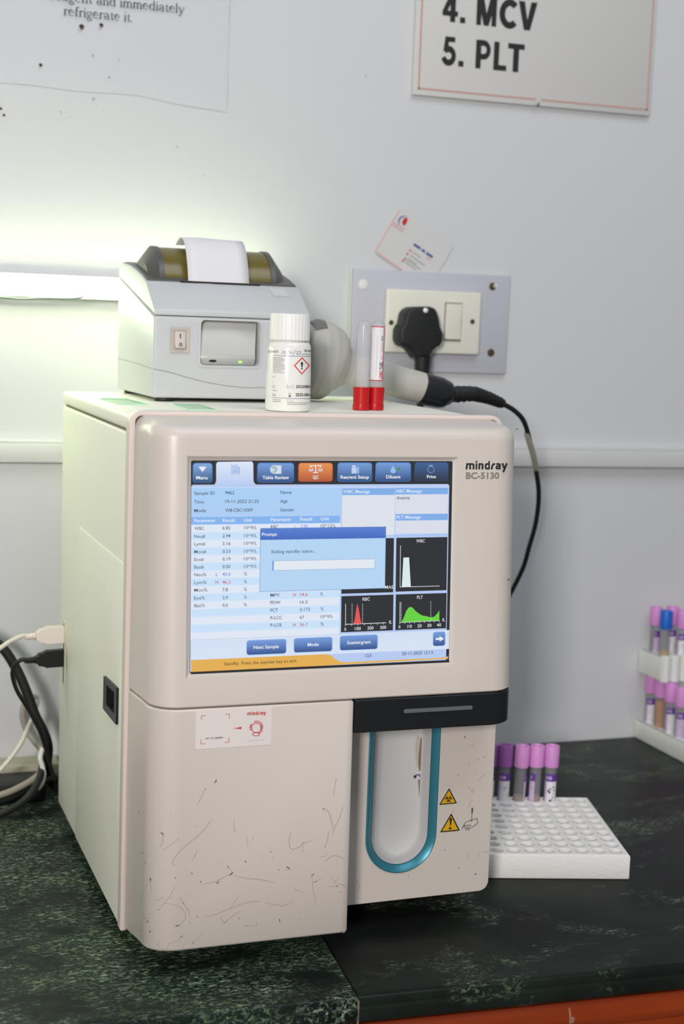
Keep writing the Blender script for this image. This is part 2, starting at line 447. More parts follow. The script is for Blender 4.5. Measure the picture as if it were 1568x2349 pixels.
# recessed panel with the U shaped sampling bay
PX0, PX1, PYF = .0094, .1632, .053
U0, U1, UZ = .0507, .1033, .080       # inner width of the bay, start of its round end
ur = (U1-U0)/2; ucx = (U0+U1)/2
def ushape(r, top): return [(ucx-r, top)]+arc(ucx, UZ, r, 180, 360, 28)+[(ucx+r, top)]
PTOP = ZM+.004
bprof = [(PX0-.001, PTOP), (PX0-.001, .0215)]+arc(PX1-.009, .0225+.009, .009, 270, 360, 8)+[(PX1, PTOP)]
ro = ur+.0066
us = ushape(ro-.001, PTOP)
poly = bprof + us[::-1]
b = B(); b.prism(poly, lambda x, z, d: (x, d, z), PYF, PYF+.006, bev=.0007, seg=1)
b.build('sampling_panel', M_front, AN, True, smooth=30)
b = B()
n = len(us); loops = []
for r, y in ((ro, PYF+.001), (ro, PYF-.0009), (ro-.0008, PYF-.0013), (ur+.0006, PYF+.0022), (ur, PYF+.0034), (ur, PYF+.009)):
    loops.append([b.bm.verts.new((x, y, z)) for x, z in ushape(r, PTOP)])
for a, c in zip(loops, loops[1:]):
    for k in range(n-1): b.bm.faces.new((a[k], a[k+1], c[k+1], c[k]))
b.build('bay_trim_ring', M_teal, AN, True, smooth=35)
b = B(); loops = []
def uloop(rl, y, dxl=0):
    return [b.bm.verts.new((x+(dxl*(1-(x-(ucx-rl))/(2*rl))), y, z)) for x, z in ushape(rl, PTOP)]
for r, y, dx in ((ur-.0002, PYF+.0030, 0), (ur-.0006, PYF+.0060, .0002), (ur-.0010, PYF+.014, .004), (ur-.0014, PYF+.0193, .0105), (ur-.0026, PYF+.0207, .0130)): loops.append(uloop(r, y, dx))
for a, c in zip(loops, loops[1:]):
    for k in range(n-1): b.bm.faces.new((a[k], a[k+1], c[k+1], c[k]))
b.bm.faces.new(loops[-1])
liner = b.build('sampling_bay', M_liner, AN, True, smooth=50)
yb = PYF+.0202
b = B()
def bay(u, v): q = at(u, v, yb); return (q.x, yb, q.z)
for pts, w in (([(966, 1692), (967, 1706), (966, 1722), (963, 1745), (962, 1768)], [.0016, .0036, .0046, .0036, .0014]), ([(961, 1788), (962, 1806), (961, 1825)], [.0022, .0020, .0006]), ([(968, 1712), (970, 1718)], [.001, .0008])):
    V, F = ribbon([(at(u, v, yb).x, at(u, v, yb).z) for u, v in pts], w); b.geo([(x, yb-.0002, z) for x, z in V], F)
for pts, w in (([(949, 1779), (953, 1784)], .0022), ([(953, 1778), (960, 1777), (966, 1781)], .0009), ([(963, 1779), (967, 1784)], .0020)):
    V, F = ribbon([(at(u, v, yb).x, at(u, v, yb).z) for u, v in pts], w); b.geo([(x, yb-.0003, z) for x, z in V], F, 1)
V, F = ribbon([(at(u, v, yb).x, at(u, v, yb).z) for u, v in ((958, 1688), (959, 1710), (958, 1735), (957, 1760))], [.002, .0056, .0044, .001]); b.geo([(x, yb-.0001, z) for x, z in V], F, 2)
b.build('dried_stain', [mat('brown_dried_stain', (128, 106, 86), .6), mat('violet_stain', (52, 38, 110), .6), mat('pale_tan_stain', (190, 180, 170), .5)], liner, smooth=0)
# rim, main body, lid
b = B()
def rimpath(h, top, r): return [(-h, .0125)]+arc(-h+r, top-r, r, 180, 90, 8)+arc(h-r, top-r, r, 90, 0, 8)+[(h, .035)]
outer, inner = rimpath(HW+.0012, .4445, .011), rimpath(HW-.004, .4405, .0055)
b.prism(outer+inner[::-1], lambda x, z, d: (x, d, z), .070, .083, bev=.0013, seg=3)
b.build('rim', M_rim, AN, True, smooth=50)
b = B(); b.box(-HW, HW-.0005, .079, .41, .0131, .4262, .0022, 3)
b.box(-HW+.012, HW-.012, PYF+.024, .082, .024, .42)
housing = b.build('housing', M_body, AN, True)
b = B(); b.box(-HW+.003, HW-.003, .081, .407, .424, .431)
b.build('lid_gasket', M_gap, AN, True)
b = B(); b.box(-HW, HW+.0002, .0805, .411, .4280, .4408, .0036, 4)
b.build('top_lid', M_body, AN, True, smooth=60)
b = B(); b.prism([(.0825, .0150), (.298, .0150), (.298, .3188), (.0825, .3188)], lambda y, z, d: (d, y, z), -HW-.0009, -HW+.001, bev=.0004, seg=2)
side = b.build('side_door', M_body, AN, True)
latch_cut = lambda cb: cb.box(-HW-.01, -HW+.012, .106, .145, .1850, .2070)
carve(side, latch_cut); carve(housing, latch_cut)
# black latch socket in the side door
b = B()
fr = [(.0948, .2130, .1826), (.1518, .2094, .1812)]
o4 = [(.0948, .2132), (.1518, .2098), (.1524, .1806), (.0948, .1822)]
i4 = [(.108, .2062), (.143, .2040), (.143, .1868), (.108, .1880)]
X0 = -HW-.0009
def sx(q, d): return [b.bm.verts.new((X0-d, y, z)) for y, z in q]
A_, B_, C_, D_ = sx(o4, -.0005), sx(o4, .0022), sx(i4, .0012), sx(i4, -.0105)
for p, q in ((A_, B_), (B_, C_), (C_, D_)):
    for k in range(4): b.bm.faces.new((p[k], p[(k+1) % 4], q[(k+1) % 4], q[k]))
b.bm.faces.new(D_).material_index = 1
b.build('latch_socket', [M_black, mat('deep_black', (10, 10, 10), .8)], side, smooth=0)
# slot with the two usb sockets near the back edge
b = B()
b.prism(rrect(.3735, .1450, .3835, .2120, .001, 2), lambda y, z, d: (d, y, z), -HW-.0012, -HW+.001, bev=.0004, seg=1)
b.prism(rrect(.3760, .1480, .3808, .2090, .0008, 2), lambda y, z, d: (d, y, z), -HW-.0016, -HW-.0010, mi=1)
b.build('port_slot', [mat('aged_cream_plastic', (206, 200, 172), .5), mat('slot_dark', (120, 112, 92), .6)], AN, True)
for x in (-.115, .115):
    for y in (.175, .37):
        b = B(); b.lathe([(.014, 0), (.015, .002), (.015, .0132)], (x, y, 0), 24); b.build('foot', M_rubber, AN, True)

# ---- touchscreen picture, drawn as flat coloured shapes in the screen plane
def scr(u, v):                      # photo position -> screen plane (x, z)
    d = ray(u, v)
    # plane: y = TU*(z-ZS)+DEP-.0002
    t = (TU*(CAM.z-ZS)+DEP-.0002-CAM.y)/(d.y-TU*d.z)
    p = CAM+d*t; return p.x, p.z
DV, DF, DC = [], [], []
LAY = .00003
def dpush(v2, faces, cols, layer):
    o = len(DV)
    for x, z in v2: DV.append((x, ty(z)+DEP-.0002-layer*LAY, z))
    for f in faces:
        DF.append(tuple(i+o for i in f)); DC.append([cols[i] if isinstance(cols, list) else cols for i in f])
def dpoly(pts, c, layer, px=True):
    q = [scr(*p) for p in pts] if px else pts
    dpush(q, [tuple(range(len(q)))], lin(c), layer)
def shear(u0, v0, u1):              # rectangle helpers: top-left anchored, edges parallel to the screen's
    x0, z0 = scr(u0, v0); x1, _ = scr(u1, v0); return x0, z0, x1
S0 = 1/2790.
def drect(u0, v0, u1, h, c, layer, c2=None, r=0):
    x0, z1, x1 = shear(u0, v0, u1); z0 = scr(u0, v0+h)[1]
    if r:
        q = rrect(x0, z0, x1, z1, r*S0, 4)
    else: q = [(x0, z0), (x1, z0), (x1, z1), (x0, z1)]
    if c2:
        a, bb = lin(c), lin(c2)
        cols = [tuple(bb[k]+(a[k]-bb[k])*((z-z0)/(z1-z0)) for k in range(3)) for x, z in q]
    else: cols = lin(c)
    dpush(q, [tuple(range(len(q)))], cols, layer)
def dtext(s, u0, u1, v, c, bold=.009, cap=7.0, layer=6):
    x0, z = scr(u0, v); x1, _ = scr(u1, v)
    V, F = text_fit(s, x0, x1, z, cap*S0, bold); dpush(V, F, lin(c), layer)
def dline(pts, w, c, layer, px=True):
    V, F = ribbon([scr(*p) for p in pts] if px else pts, w*S0); dpush(V, F, lin(c), layer)
DK = (38, 40, 44)
q = [(SX0, SZ0), (SX1, SZ0), (SX1, SZ1), (SX0, SZ1)]
dpush(rrect(SX0, SZ0, SX1, SZ1, .0012, 3), [tuple(range(16))], lin((34, 36, 40)), 0)
PANEL = (186, 206, 246)
# light panel under the tab row
x0, zt = scr(438.5, 1112); x1 = scr(1030, 1106)[0]; zb = scr(438, 1541)[1]
dpush([(x0, zb), (x1, zb), (x1, zt-.0012), (x1-.0012, zt), (x0+.0012, zt), (x0, zt-.0012)], [(0, 1, 2, 3, 4, 5)], lin(PANEL), 1)
x1i = scr(1030, 1112)[0]
drect(438.5, 1118, 1029, 1.2, (220, 232, 252), 2)
drect(438.5, 1119, 781, 67, (172, 212, 252), 2, (176, 210, 248))
drect(438.5, 1203, 781, 268, (228, 236, 250), 2)
drect(438, 1468, 1029.5, 46, (214, 228, 250), 2, (220, 232, 250))
drect(438, 1468, 781, 1, (176, 196, 232), 3)
# tabs
def tab(u0, v0, u1, v1, c, c2, edge):
    drect(u0-1.5, v0-1.5, u1+1.5-u0+u0, v1-v0+3, edge, 2, r=7)
    vm = v0+(v1-v0)*.52
    drect(u0, v0, u1, v1-v0, c, 3, c2, r=6)
BT, BB, BE = (118, 160, 222), (42, 76, 132), (64, 108, 168)
tab(443, 1063, 486, 1106, (130, 172, 226), (44, 80, 126), BE)
tab(591, 1062.5, 673, 1105.5, BT, BB, BE)
tab(685, 1062.5, 762, 1104, (238, 150, 84), (184, 86, 52), (150, 70, 50))
tab(775, 1062, 852, 1104, BT, BB, BE)
tab(862, 1061.5, 941, 1103.5, BT, BB, BE)
tab(951, 1061, 1027, 1102.5, (62, 96, 146), (38, 48, 68), (44, 62, 96))
tp = [scr(*p) for p in ((490, 1114), (494, 1108), (495.5, 1103), (495.5, 1064), (499, 1059.5), (577, 1058.5), (580.5, 1063), (581, 1103), (583, 1108), (588, 1112.5))]
zt0, zt1 = tp[5][1], tp[0][1]
ca, cb = lin((226, 236, 252)), lin(PANEL)
dpush(tp, [tuple(range(len(tp)))], [tuple(cb[k]+(ca[k]-cb[k])*max(0, min(1, (z-zt1)/(zt0-zt1))) for k in range(3)) for x, z in tp], 2)
W = (240, 244, 250)
for s, a, c_, v in (('Menu', 449.6, 476, 1099.4), ('Table Review', 601.6, 662.4, 1099), ('QC', 717, 730, 1098.4), ('Reagent Setup', 780.4, 845.5, 1098), ('Diluent', 885, 918, 1097.3), ('Print', 978.4, 999.2, 1097)):
    dtext(s, a, c_, v, W, .018)
dtext('Sample Analyze', 500.6, 576, 1099, (206, 220, 246), .012)
dpoly([(454.7, 1070.5), (473.5, 1070.5), (464, 1082.5)], W, 5)
drect(529, 1066, 545, 22, (184, 206, 242), 5); drect(532, 1071, 550, 17, (170, 196, 238), 4); dline([(532, 1086), (538, 1079), (544, 1084)], 1.5, (150, 180, 228), 6)
dpush([scr(u, v) for u, v in arc(629, 1077, 10, 0, 360, 20)], [tuple(range(21))], lin((212, 224, 240)), 4)
drect(632, 1067.5, 645, 19.5, (214, 224, 242), 4); dline(arc(628, 1077, 6, -150, 120, 14), 2, (110, 160, 130), 6); dline([(628, 1073), (628, 1078), (632, 1076)], 1.3, (120, 150, 170), 6)
dline([(723.5, 1067), (723.5, 1083.5)], 2, W, 5); dline([(709, 1068.5), (738, 1067.5)], 1.6, W, 5); dline([(718, 1084), (729, 1083.5)], 2, W, 5)
for cxx in (713, 734):
    dline([(cxx-5, 1078), (cxx, 1069), (cxx+5, 1078)], .8, W, 5); dpoly([(cxx-6, 1077.5), (cxx+6, 1077), (cxx+3, 1081), (cxx-3, 1081)], (206, 220, 244), 6)
drect(806, 1073, 817, 13, (196, 214, 242), 5); dpush([scr(u, v) for u, v in arc(811, 1072, 5, 180, 360, 10)], [tuple(range(11))], lin((206, 220, 246)), 5); drect(817.5, 1071, 823, 15, (150, 184, 234), 4)
dpoly([(901, 1068), (905, 1075), (907.5, 1080), (905, 1084.5), (901, 1086), (897, 1084.5), (894.5, 1080), (897, 1075)], (150, 196, 246), 5); dpush([scr(u, v) for u, v in arc(914, 1076, 5, 0, 360, 12, 3.6)], [tuple(range(13))], lin((84, 140, 92)), 5)
dline(arc(988, 1077, 7.5, 0, 360, 20), 2.2, (96, 134, 182), 5); drect(983.5, 1066, 992, 5, (120, 156, 204), 5)
TXC = (62, 74, 92)
for s, a, c_, v in (('Sample ID', 445, 492, 1135), ('9462', 516, 537, 1134), ('Time', 445, 467, 1155), ('19-11-2023 21:25', 516, 593, 1154), ('Mode', 445, 472, 1175), ('WB-CBC+DIFF', 516, 579.6, 1174.2),
                    ('Name', 642.4, 668, 1133), ('Age', 642, 659, 1153), ('Gender', 642, 674.5, 1173)): dtext(s, a, c_, v, TXC)
drect(438.5, 1186.5, 779, 17.2, (132, 182, 244), 3)
HC = (226, 238, 252)
for s, a, c_, v in (('Parameter', 445, 494.5, 1198), ('Result', 510, 539, 1197.2), ('Unit', 559, 578, 1196.4), ('Parameter', 620.6, 667.5, 1195.2), ('Result', 688, 716, 1194.2), ('Unit', 735, 754, 1193.2)): dtext(s, a, c_, v, HC, .015)
rowv = [1215.7, 1234, 1251.6, 1269.4, 1287, 1304.5, 1322, 1340, 1357.5, 1375.5, 1393]
for k in range(1, 15, 2): drect(438.5, 1203.5+17.7*k, 779, 17.7, (204, 230, 254), 3)
nm = ['WBC', 'Neu#', 'Lym#', 'Mon#', 'Eos#', 'Bas#', 'Neu%', 'Lym%', 'Mon%', 'Eos%', 'Bas%']
nw = [468, 470, 470.5, 472.5, 467, 467, 472.5, 473, 475, 469, 469]
vl = ['6.82', '2.94', '3.16', '0.53', '0.19', '0.00', '43.0', '46.3', '7.8', '2.9', '0.0']
for k, v in enumerate(rowv):
    dtext(nm[k], 445, nw[k], v, (60, 66, 74), .004)
    c = (60, 110, 226) if k == 6 else (206, 52, 74) if k == 7 else (50, 56, 64)
    dtext(vl[k], 510, 528 if len(vl[k]) == 4 else 522, v-1, c, .006)
    if k < 6: dtext('10^9/L', 559, 589, v-1.6, (104, 114, 128))
    else: dtext('%', 558.5, 566, v-2.2, (110, 120, 134))
dtext('L', 494.8, 498.6, 1321.4, (60, 110, 226)); dtext('H', 493.6, 500, 1339.2, (206, 52, 74))
dtext('RBC', 620.6, 638, 1212.2, (60, 66, 74)); dtext('L', 675, 678, 1211.4, (96, 136, 230)); dtext('2.92', 689, 706, 1211, (90, 130, 226)); dtext('10^12/L', 735, 770, 1209.5, (104, 114, 128))
for s, w_, v, val, w2, flag, un, w3 in (('MPV', 641, 1369, '14.6', 705, 'H', 'fL', 741), ('PDW', 642.5, 1386, '16.2', 705, '', '', 0), ('PCT', 637, 1403.5, '0.173', 710, '', '%', 742), ('P-LCC', 646, 1421, '67', 697, '', '10^9/L', 763.5), ('P-LCR', 646, 1438, '56.7', 705, 'H', '%', 742)):
    dtext(s, 619.6, w_, v, (60, 66, 74)); c = (206, 52, 74) if flag else (50, 56, 64)
    dtext(val, 687.3, w2, v-1.5, c, .004)
    if flag: dtext(flag, 672, 678, v-1, c)
    if un: dtext(un, 734.5, w3, v-3, (104, 114, 128))
# message boxes and charts
drect(784.5, 1120.5, 905.5, 15, (128, 176, 236), 3); drect(784.5, 1136, 905.5, 98, (226, 230, 240), 3)
drect(906.8, 1119.5, 1026.7, 14.5, (128, 176, 236), 3); drect(906.8, 1134.5, 1026.7, 44.5, (222, 226, 240), 3)
drect(906.8, 1179.6, 1026.7, 14.5, (128, 176, 236), 3); drect(906.8, 1194.6, 1026.7, 30, (222, 226, 240), 3)
for s, a, c_, v in (('WBC Message', 786.5, 848, 1131.2), ('RBC Message', 909, 966.5, 1130), ('PLT Message', 908.6, 964.5, 1190)): dtext(s, a, c_, v, HC, .012)
dtext('Anemia', 909, 939, 1145.4, (70, 72, 84))
drect(784.5, 1229, 1027, 4, (172, 202, 246), 4)
CH = (36, 38, 42)
drect(784, 1236, 903, 126, CH, 4); drect(908.5, 1233.7, 1025.6, 123.5, CH, 4)
drect(782.5, 1367.5, 902, 83, CH, 4); drect(907.2, 1363.6, 1023.7, 82, CH, 4)
CT = (226, 232, 240)
dtext('WBC', 954, 973.7, 1244.5, CT); dline([(918, 1251), (917, 1346.8)], 1.2, CT, 5); dline([(917, 1346.6), (1007.5, 1344)], 1.2, CT, 5)
dpoly([(921, 1346), (924.6, 1279), (937.6, 1278.6), (941.5, 1345.6)], (222, 240, 244), 5)
dtext('MAS', 882.5, 901, 1350.4, CT, layer=7)
dtext('RBC', 831, 847.5, 1378, CT); dtext('PLT', 955.7, 969, 1373.6, CT)
dline([(792, 1385), (792, 1432.5)], 1.2, CT, 5); dline([(791.5, 1432.2), (885, 1428.4)], 1.4, CT, 5)
dpoly([(809.4, 1431.2), (813, 1422), (816, 1400), (819, 1384.3), (822, 1396), (826, 1421), (829, 1430.6)], (232, 84, 84), 6)
for uu in (807, 831):
    for k in range(9): dline([(uu, 1385+5*k), (uu, 1388+5*k)], 1.1, CT, 6)
for k, s in enumerate(('0', '100', '200', '300')):
    uu = (791.2, 820, 849, 878)[k]; dtext(s, uu-(2 if k == 0 else 7), uu+(2 if k == 0 else 7), 1447-1.4*k, CT)
for k in range(7): dline([(791.5+14.6*k, 1432.2-.6*k), (791.5+14.6*k, 1436-.6*k)], 1, CT, 5)
dtext('fL', 891.5, 898, 1430.5, CT); dtext('fL', 1013.6, 1020, 1425.3, CT)
dline([(917, 1381), (916.5, 1428)], 1.2, CT, 5); dline([(916.5, 1427.9), (1007.3, 1423.4)], 1.4, CT, 5)
gp = [(880, 720), (905, 680), (935, 600), (960, 560), (985, 548), (1010, 560), (1040, 595), (1080, 625), (1120, 648), (1170, 655), (1210, 668), (1250, 660), (1280, 630), (1308, 590)]
gq = [(740+a/4.9, 1280+c/4.9) for a, c in gp]
for (a, c), (d_, e) in zip(gq, gq[1:]):
    f = lambda u: 1427.6-(u-917)*.0495
    dpoly([(a, f(a)), (d_, f(d_)), (d_, e), (a, c)], (104, 214, 62), 5)
for uu in (919.6, 987.3):
    for k in range(9): dline([(uu, 1381-(uu-919)*.03+5*k), (uu, 1384-(uu-919)*.03+5*k)], 1.1, CT, 6)
for k in range(9): dline([(916.5+11.3*k, 1427.9-.56*k), (916.5+11.3*k, 1431.5-.56*k)], 1, CT, 5)
for k, s in enumerate(('0', '10', '20', '30', '40')):
    uu = (915.5, 939, 961.5, 984, 1006)[k]; w_ = 2 if k == 0 else 4.8; dtext(s, uu-w_, uu+w_, 1441.5-1.1*k, CT)
# buttons along the bottom
def btn(u0, v0, u1, h):
    drect(u0-1.2, v0-1.2, u1+1.2, h+2.4, (148, 180, 236), 4, r=6); drect(u0, v0, u1, h, (118, 158, 224), 5, (44, 78, 140), r=5)
btn(566, 1470, 655.5, 32); btn(674.5, 1465, 761, 31.5); btn(780, 1459.5, 865, 32); btn(993.5, 1450.5, 1020, 31)
dtext('Next Sample', 581, 639, 1488.6, W, .015); dtext('Mode', 705, 730.6, 1482.4, W, .015); dtext('Scattergram', 795.5, 849, 1477.8, W, .015)
dpoly([(998.5, 1463.4), (1007, 1463), (1007, 1459), (1017.5, 1465), (1007.5, 1471.5), (1007.5, 1467.6), (998.5, 1468)], W, 7)
YB = (232, 178, 82)
top = [(438, 1514), (740, 1500.8), (752, 1501.2), (760, 1504.5), (766.5, 1510), (774, 1515), (781, 1518), (793, 1519), (1022, 1508.2), (1027, 1503.8)]
bot = [(1027, 1511.2), (793, 1523.8), (781, 1524.6), (774, 1525), (766.5, 1525.5), (760, 1525.8), (752, 1526.3), (740, 1527), (438, 1541.4)]
tq, bq = [scr(*p) for p in top], [scr(*p) for p in bot][::-1]
V = tq+bq; nb = len(tq)
F = [(k, k+1, nb+min(k+1, len(bq)-1), nb+min(k, len(bq)-1)) for k in range(nb-1)]
F = [f if len(set(f)) == 4 else tuple(dict.fromkeys(f)) for f in F]
dpush(V, F, lin(YB), 4)
dtext('Standby. Press the aspirate key to exit.', 513, 681, 1526.4, (92, 72, 30))
dtext('123', 837, 851, 1507.8, TXC); dtext('20-11-2023 12:13', 921.3, 991.8, 1503, TXC)
drect(437.5, 1542.2, 1029.5, 4.5, (26, 26, 26), 5)
# prompt window
drect(596.4, 1211.6, 884.8, 146, (96, 124, 178), 5); drect(597.2, 1212.4, 884, 144.3, (184, 217, 249), 6)
drect(597.2, 1212.4, 884, 26.2, (88, 130, 214), 7, (64, 104, 194))
dtext('Prompt', 600.6, 635, 1229.4, W, .012, layer=8); dtext('Exiting standby status...', 622.4, 723.5, 1269, (66, 92, 122), layer=8)
drect(623.8, 1286.4, 859.3, 22.6, (140, 168, 206), 7); drect(624.6, 1287.2, 858.6, 21, (232, 238, 246), 8); drect(624.6, 1287.2, 627.6, 21, (110, 160, 236), 9)
me = bpy.data.meshes.new('display'); me.from_pydata(DV, [], DF)
ca_ = me.color_attributes.new('picture', 'FLOAT_COLOR', 'CORNER'); k = 0
for f in DC:
    for c in f: ca_.data[k].color = (*c, 1); k += 1
md = bpy.data.materials.new('lit_display'); md.use_nodes = True; nt = md.node_tree; bs = nt.nodes['Principled BSDF']
at_ = nt.nodes.new('ShaderNodeAttribute'); at_.attribute_name = 'picture'
bs.inputs['Base Color'].default_value = (.012, .012, .013, 1); bs.inputs['Roughness'].default_value = .35
nt.links.new(at_.outputs['Color'], bs.inputs['Emission Color']); bs.inputs['Emission Strength'].default_value = .93
disp = link('display', me, md, AN, True, 0)

# ---- marks and lettering on the covers
def front_uv(u, v, off=.0003):          # on upper cover
    d = ray(u, v); t = (TU*(CAM.z-ZS)-off-CAM.y)/(d.y-TU*d.z); return CAM+d*t
def door_uv(u, v, off=.0003):
    y = 0
    for _ in range(25):
        P = at(u, v, y); y = .5*y+.5*(prof_y(P.x)+ty(P.z))
    P = at(u, v, y-off); return P
def panel_uv(u, v, off=.0003): return at(u, v, PYF-off)
def put(b, V, F, fn, mi=0):
    vs_ = [fn(x, y) for x, y in V]; b.geo(vs_, F, mi)
LOGO = [('p', [(308, 385), (322, 268), (450, 268), (475, 290), (475, 385), (440, 385), (443, 300), (410, 300), (412, 385), (377, 385), (378, 300), (352, 300), (343, 385)]),
        ('p', [(497, 385), (498, 270), (530, 270), (528, 385)]), ('p', [(498, 255), (498, 225), (530, 225), (530, 255)]),
        ('p', [(550, 385), (552, 268), (625, 268), (648, 290), (645, 385), (610, 385), (612, 300), (585, 300), (583, 385)]),
        ('p', [(737, 385), (739, 225), (767, 225), (767, 385)]), ('s', [(741, 284), (704, 284), (689, 298), (686, 352), (700, 369), (741, 369)], 33),
        ('s', [(799, 385), (816, 312), (832, 286), (866, 284)], 34),
        ('s', [(888, 284), (944, 284), (958, 300), (956, 385)], 33), ('s', [(945, 324), (905, 326), (890, 340), (890, 358), (902, 369), (945, 369)], 30),
        ('s', [(1003, 268), (1040, 365)], 34), ('s', [(1088, 268), (1020, 437)], 34)]
def logo(b, fn, mi=0):
    for it in LOGO:
        if it[0] == 'p': put(b, it[1], [tuple(range(len(it[1])))], fn, mi)
        else: put(b, *ribbon(it[1], it[2]), fn, mi)
b = B(); logo(b, lambda x, y: front_uv(1030+x/8.25, 1030+y/8.25))
b.build('brand_lettering', M_ink, AN, True, smooth=0)
b = B(); p0, p1 = front_uv(1068.2, 1098), front_uv(1144.4, 1098)
V, F = text_fit('BC-5130', p0.x, p1.x, p0.z, .0050, .026); put(b, V, F, lambda x, z: (x, ty(z)-.0003, z))
b.build('model_lettering', M_inkg, AN, True, smooth=0)
# sticker
b = B()
k7 = lambda x, y, off=.0004: door_uv(430+x/7.467, 1600+y/7.467, off)
cs = [k7(145, 235), k7(1450, 150), k7(1440, 805), k7(135, 890)]
xs0, xs1 = cs[0].x, cs[1].x; zz0, zz1 = cs[3].z, cs[0].z
pr = rrect(xs0, zz0, xs1, zz1, .0012, 4)
b.prism(pr, lambda x, z, d: (x, ty(z)-.00025+d, z), 0, .0004)
st = b.build('sticker', mat('white_sticker', (226, 217, 213), .4), AN, True, smooth=0)
b = B(); kk = lambda x, y: k7(x, y, .0005)
for pts in ([(236, 385), (240, 315), (315, 308)], [(645, 290), (718, 285), (715, 362)], [(228, 718), (230, 796), (300, 792)], [(630, 768), (706, 764), (708, 690)]):
    put(b, *ribbon(pts, 8), kk)
logo(b, lambda x, y: kk(1020+(x-308)*.4063, 306+(y-385)*.40-(x-308)*.4063*.045))
put(b, *ribbon([(845, 528), (900, 522)], 22), kk); put(b, [(895, 495), (930, 520), (897, 552)], [(0, 1, 2)], kk); put(b, *ribbon([(800, 528), (835, 526)], 12), kk)
put(b, *ribbon(arc(1178, 520, 84, 0, 360, 30, 82), 13), kk)
put(b, *ribbon(arc(1182, 510, 104, -115, 5, 18, 104), 13), kk); put(b, *ribbon(arc(1178, 510, 106, 178, 215, 6), 12), kk)
put(b, *ribbon(arc(1083, 522, 18, 0, 360, 16, 36), 10), kk); put(b, *ribbon(arc(1268, 512, 18, 0, 360, 16, 36), 10), kk)
put(b, *ribbon(arc(1182, 520, 104, 20, 70, 10), 12), kk); put(b, *ribbon(arc(1173, 630, 62, 0, 360, 20, 27), 11), kk)
b.build('red_print', M_red, st, smooth=0)
b = B()
a0, a1 = kk(305, 718), kk(605, 690)
V, F = text_fit('S.N:  TN-12007829', a0.x, a1.x, a0.z, .0013, .01); put(b, V, F, lambda x, z: (x, ty(z)-.0005, z))
put(b, *ribbon([(1015, 742), (1330, 718)], 7), kk, 1)
b.build('serial_lettering', [M_ink, mat('faint_grey_ink', (196, 190, 186), .6)], st, smooth=0)
# scratches on the door (as seen on the photo, on the curved and flat surface)
DARK = [[(620, 268), (632, 258), (630, 243)], [(1315, 434), (1330, 438)], [(703, 803), (715, 815)], [(738, 843), (715, 868)], [(636, 915), (652, 898)], [(209, 880), (211, 905)], [(1086, 808), (1108, 826)], [(370, 1186), (385, 1188), (400, 1178)],
        [(205, 1230), (208, 1213)], [(1402, 934), (1415, 930)], [(1262, 906), (1275, 903)], [(1034, 825), (1037, 830)], [(1245, 865), (1262, 850)], [(184, 1165), (198, 1150)], [(370, 874), (368, 885)], [(1037, 1143), (1041, 1165)], [(470, 848), (484, 854)],
        [(530, 900), (538, 910)], [(404, 1260), (418, 1250)], [(508, 1130), (516, 1126)], [(480, 1300), (490, 1293)], [(1400, 244), (1402, 249)], [(276, 588), (290, 596), (291, 615)], [(815, 770), (828, 780)], [(260, 1085), (268, 1080)],
        [(133, 455), (135, 465)], [(155, 716), (162, 722)], [(176, 783), (180, 776)], [(865, 621), (868, 625)], [(983, 708), (987, 714)], [(996, 744), (999, 748)], [(776, 1138), (783, 1141)], [(820, 1188), (828, 1191)], [(1162, 1146), (1166, 1150)], [(1083, 826), (1085, 830)],
        [(148, 995), (154, 997)], [(462, 1168), (468, 1168)], [(146, 1214), (152, 1218)], [(1331, 680), (1333, 685)], [(1427, 966), (1432, 970)], [(562, 303), (564, 308)], [(445, 1078), (447, 1082)], [(348, 1004), (352, 1002)], [(420, 1040), (426, 1044)]]
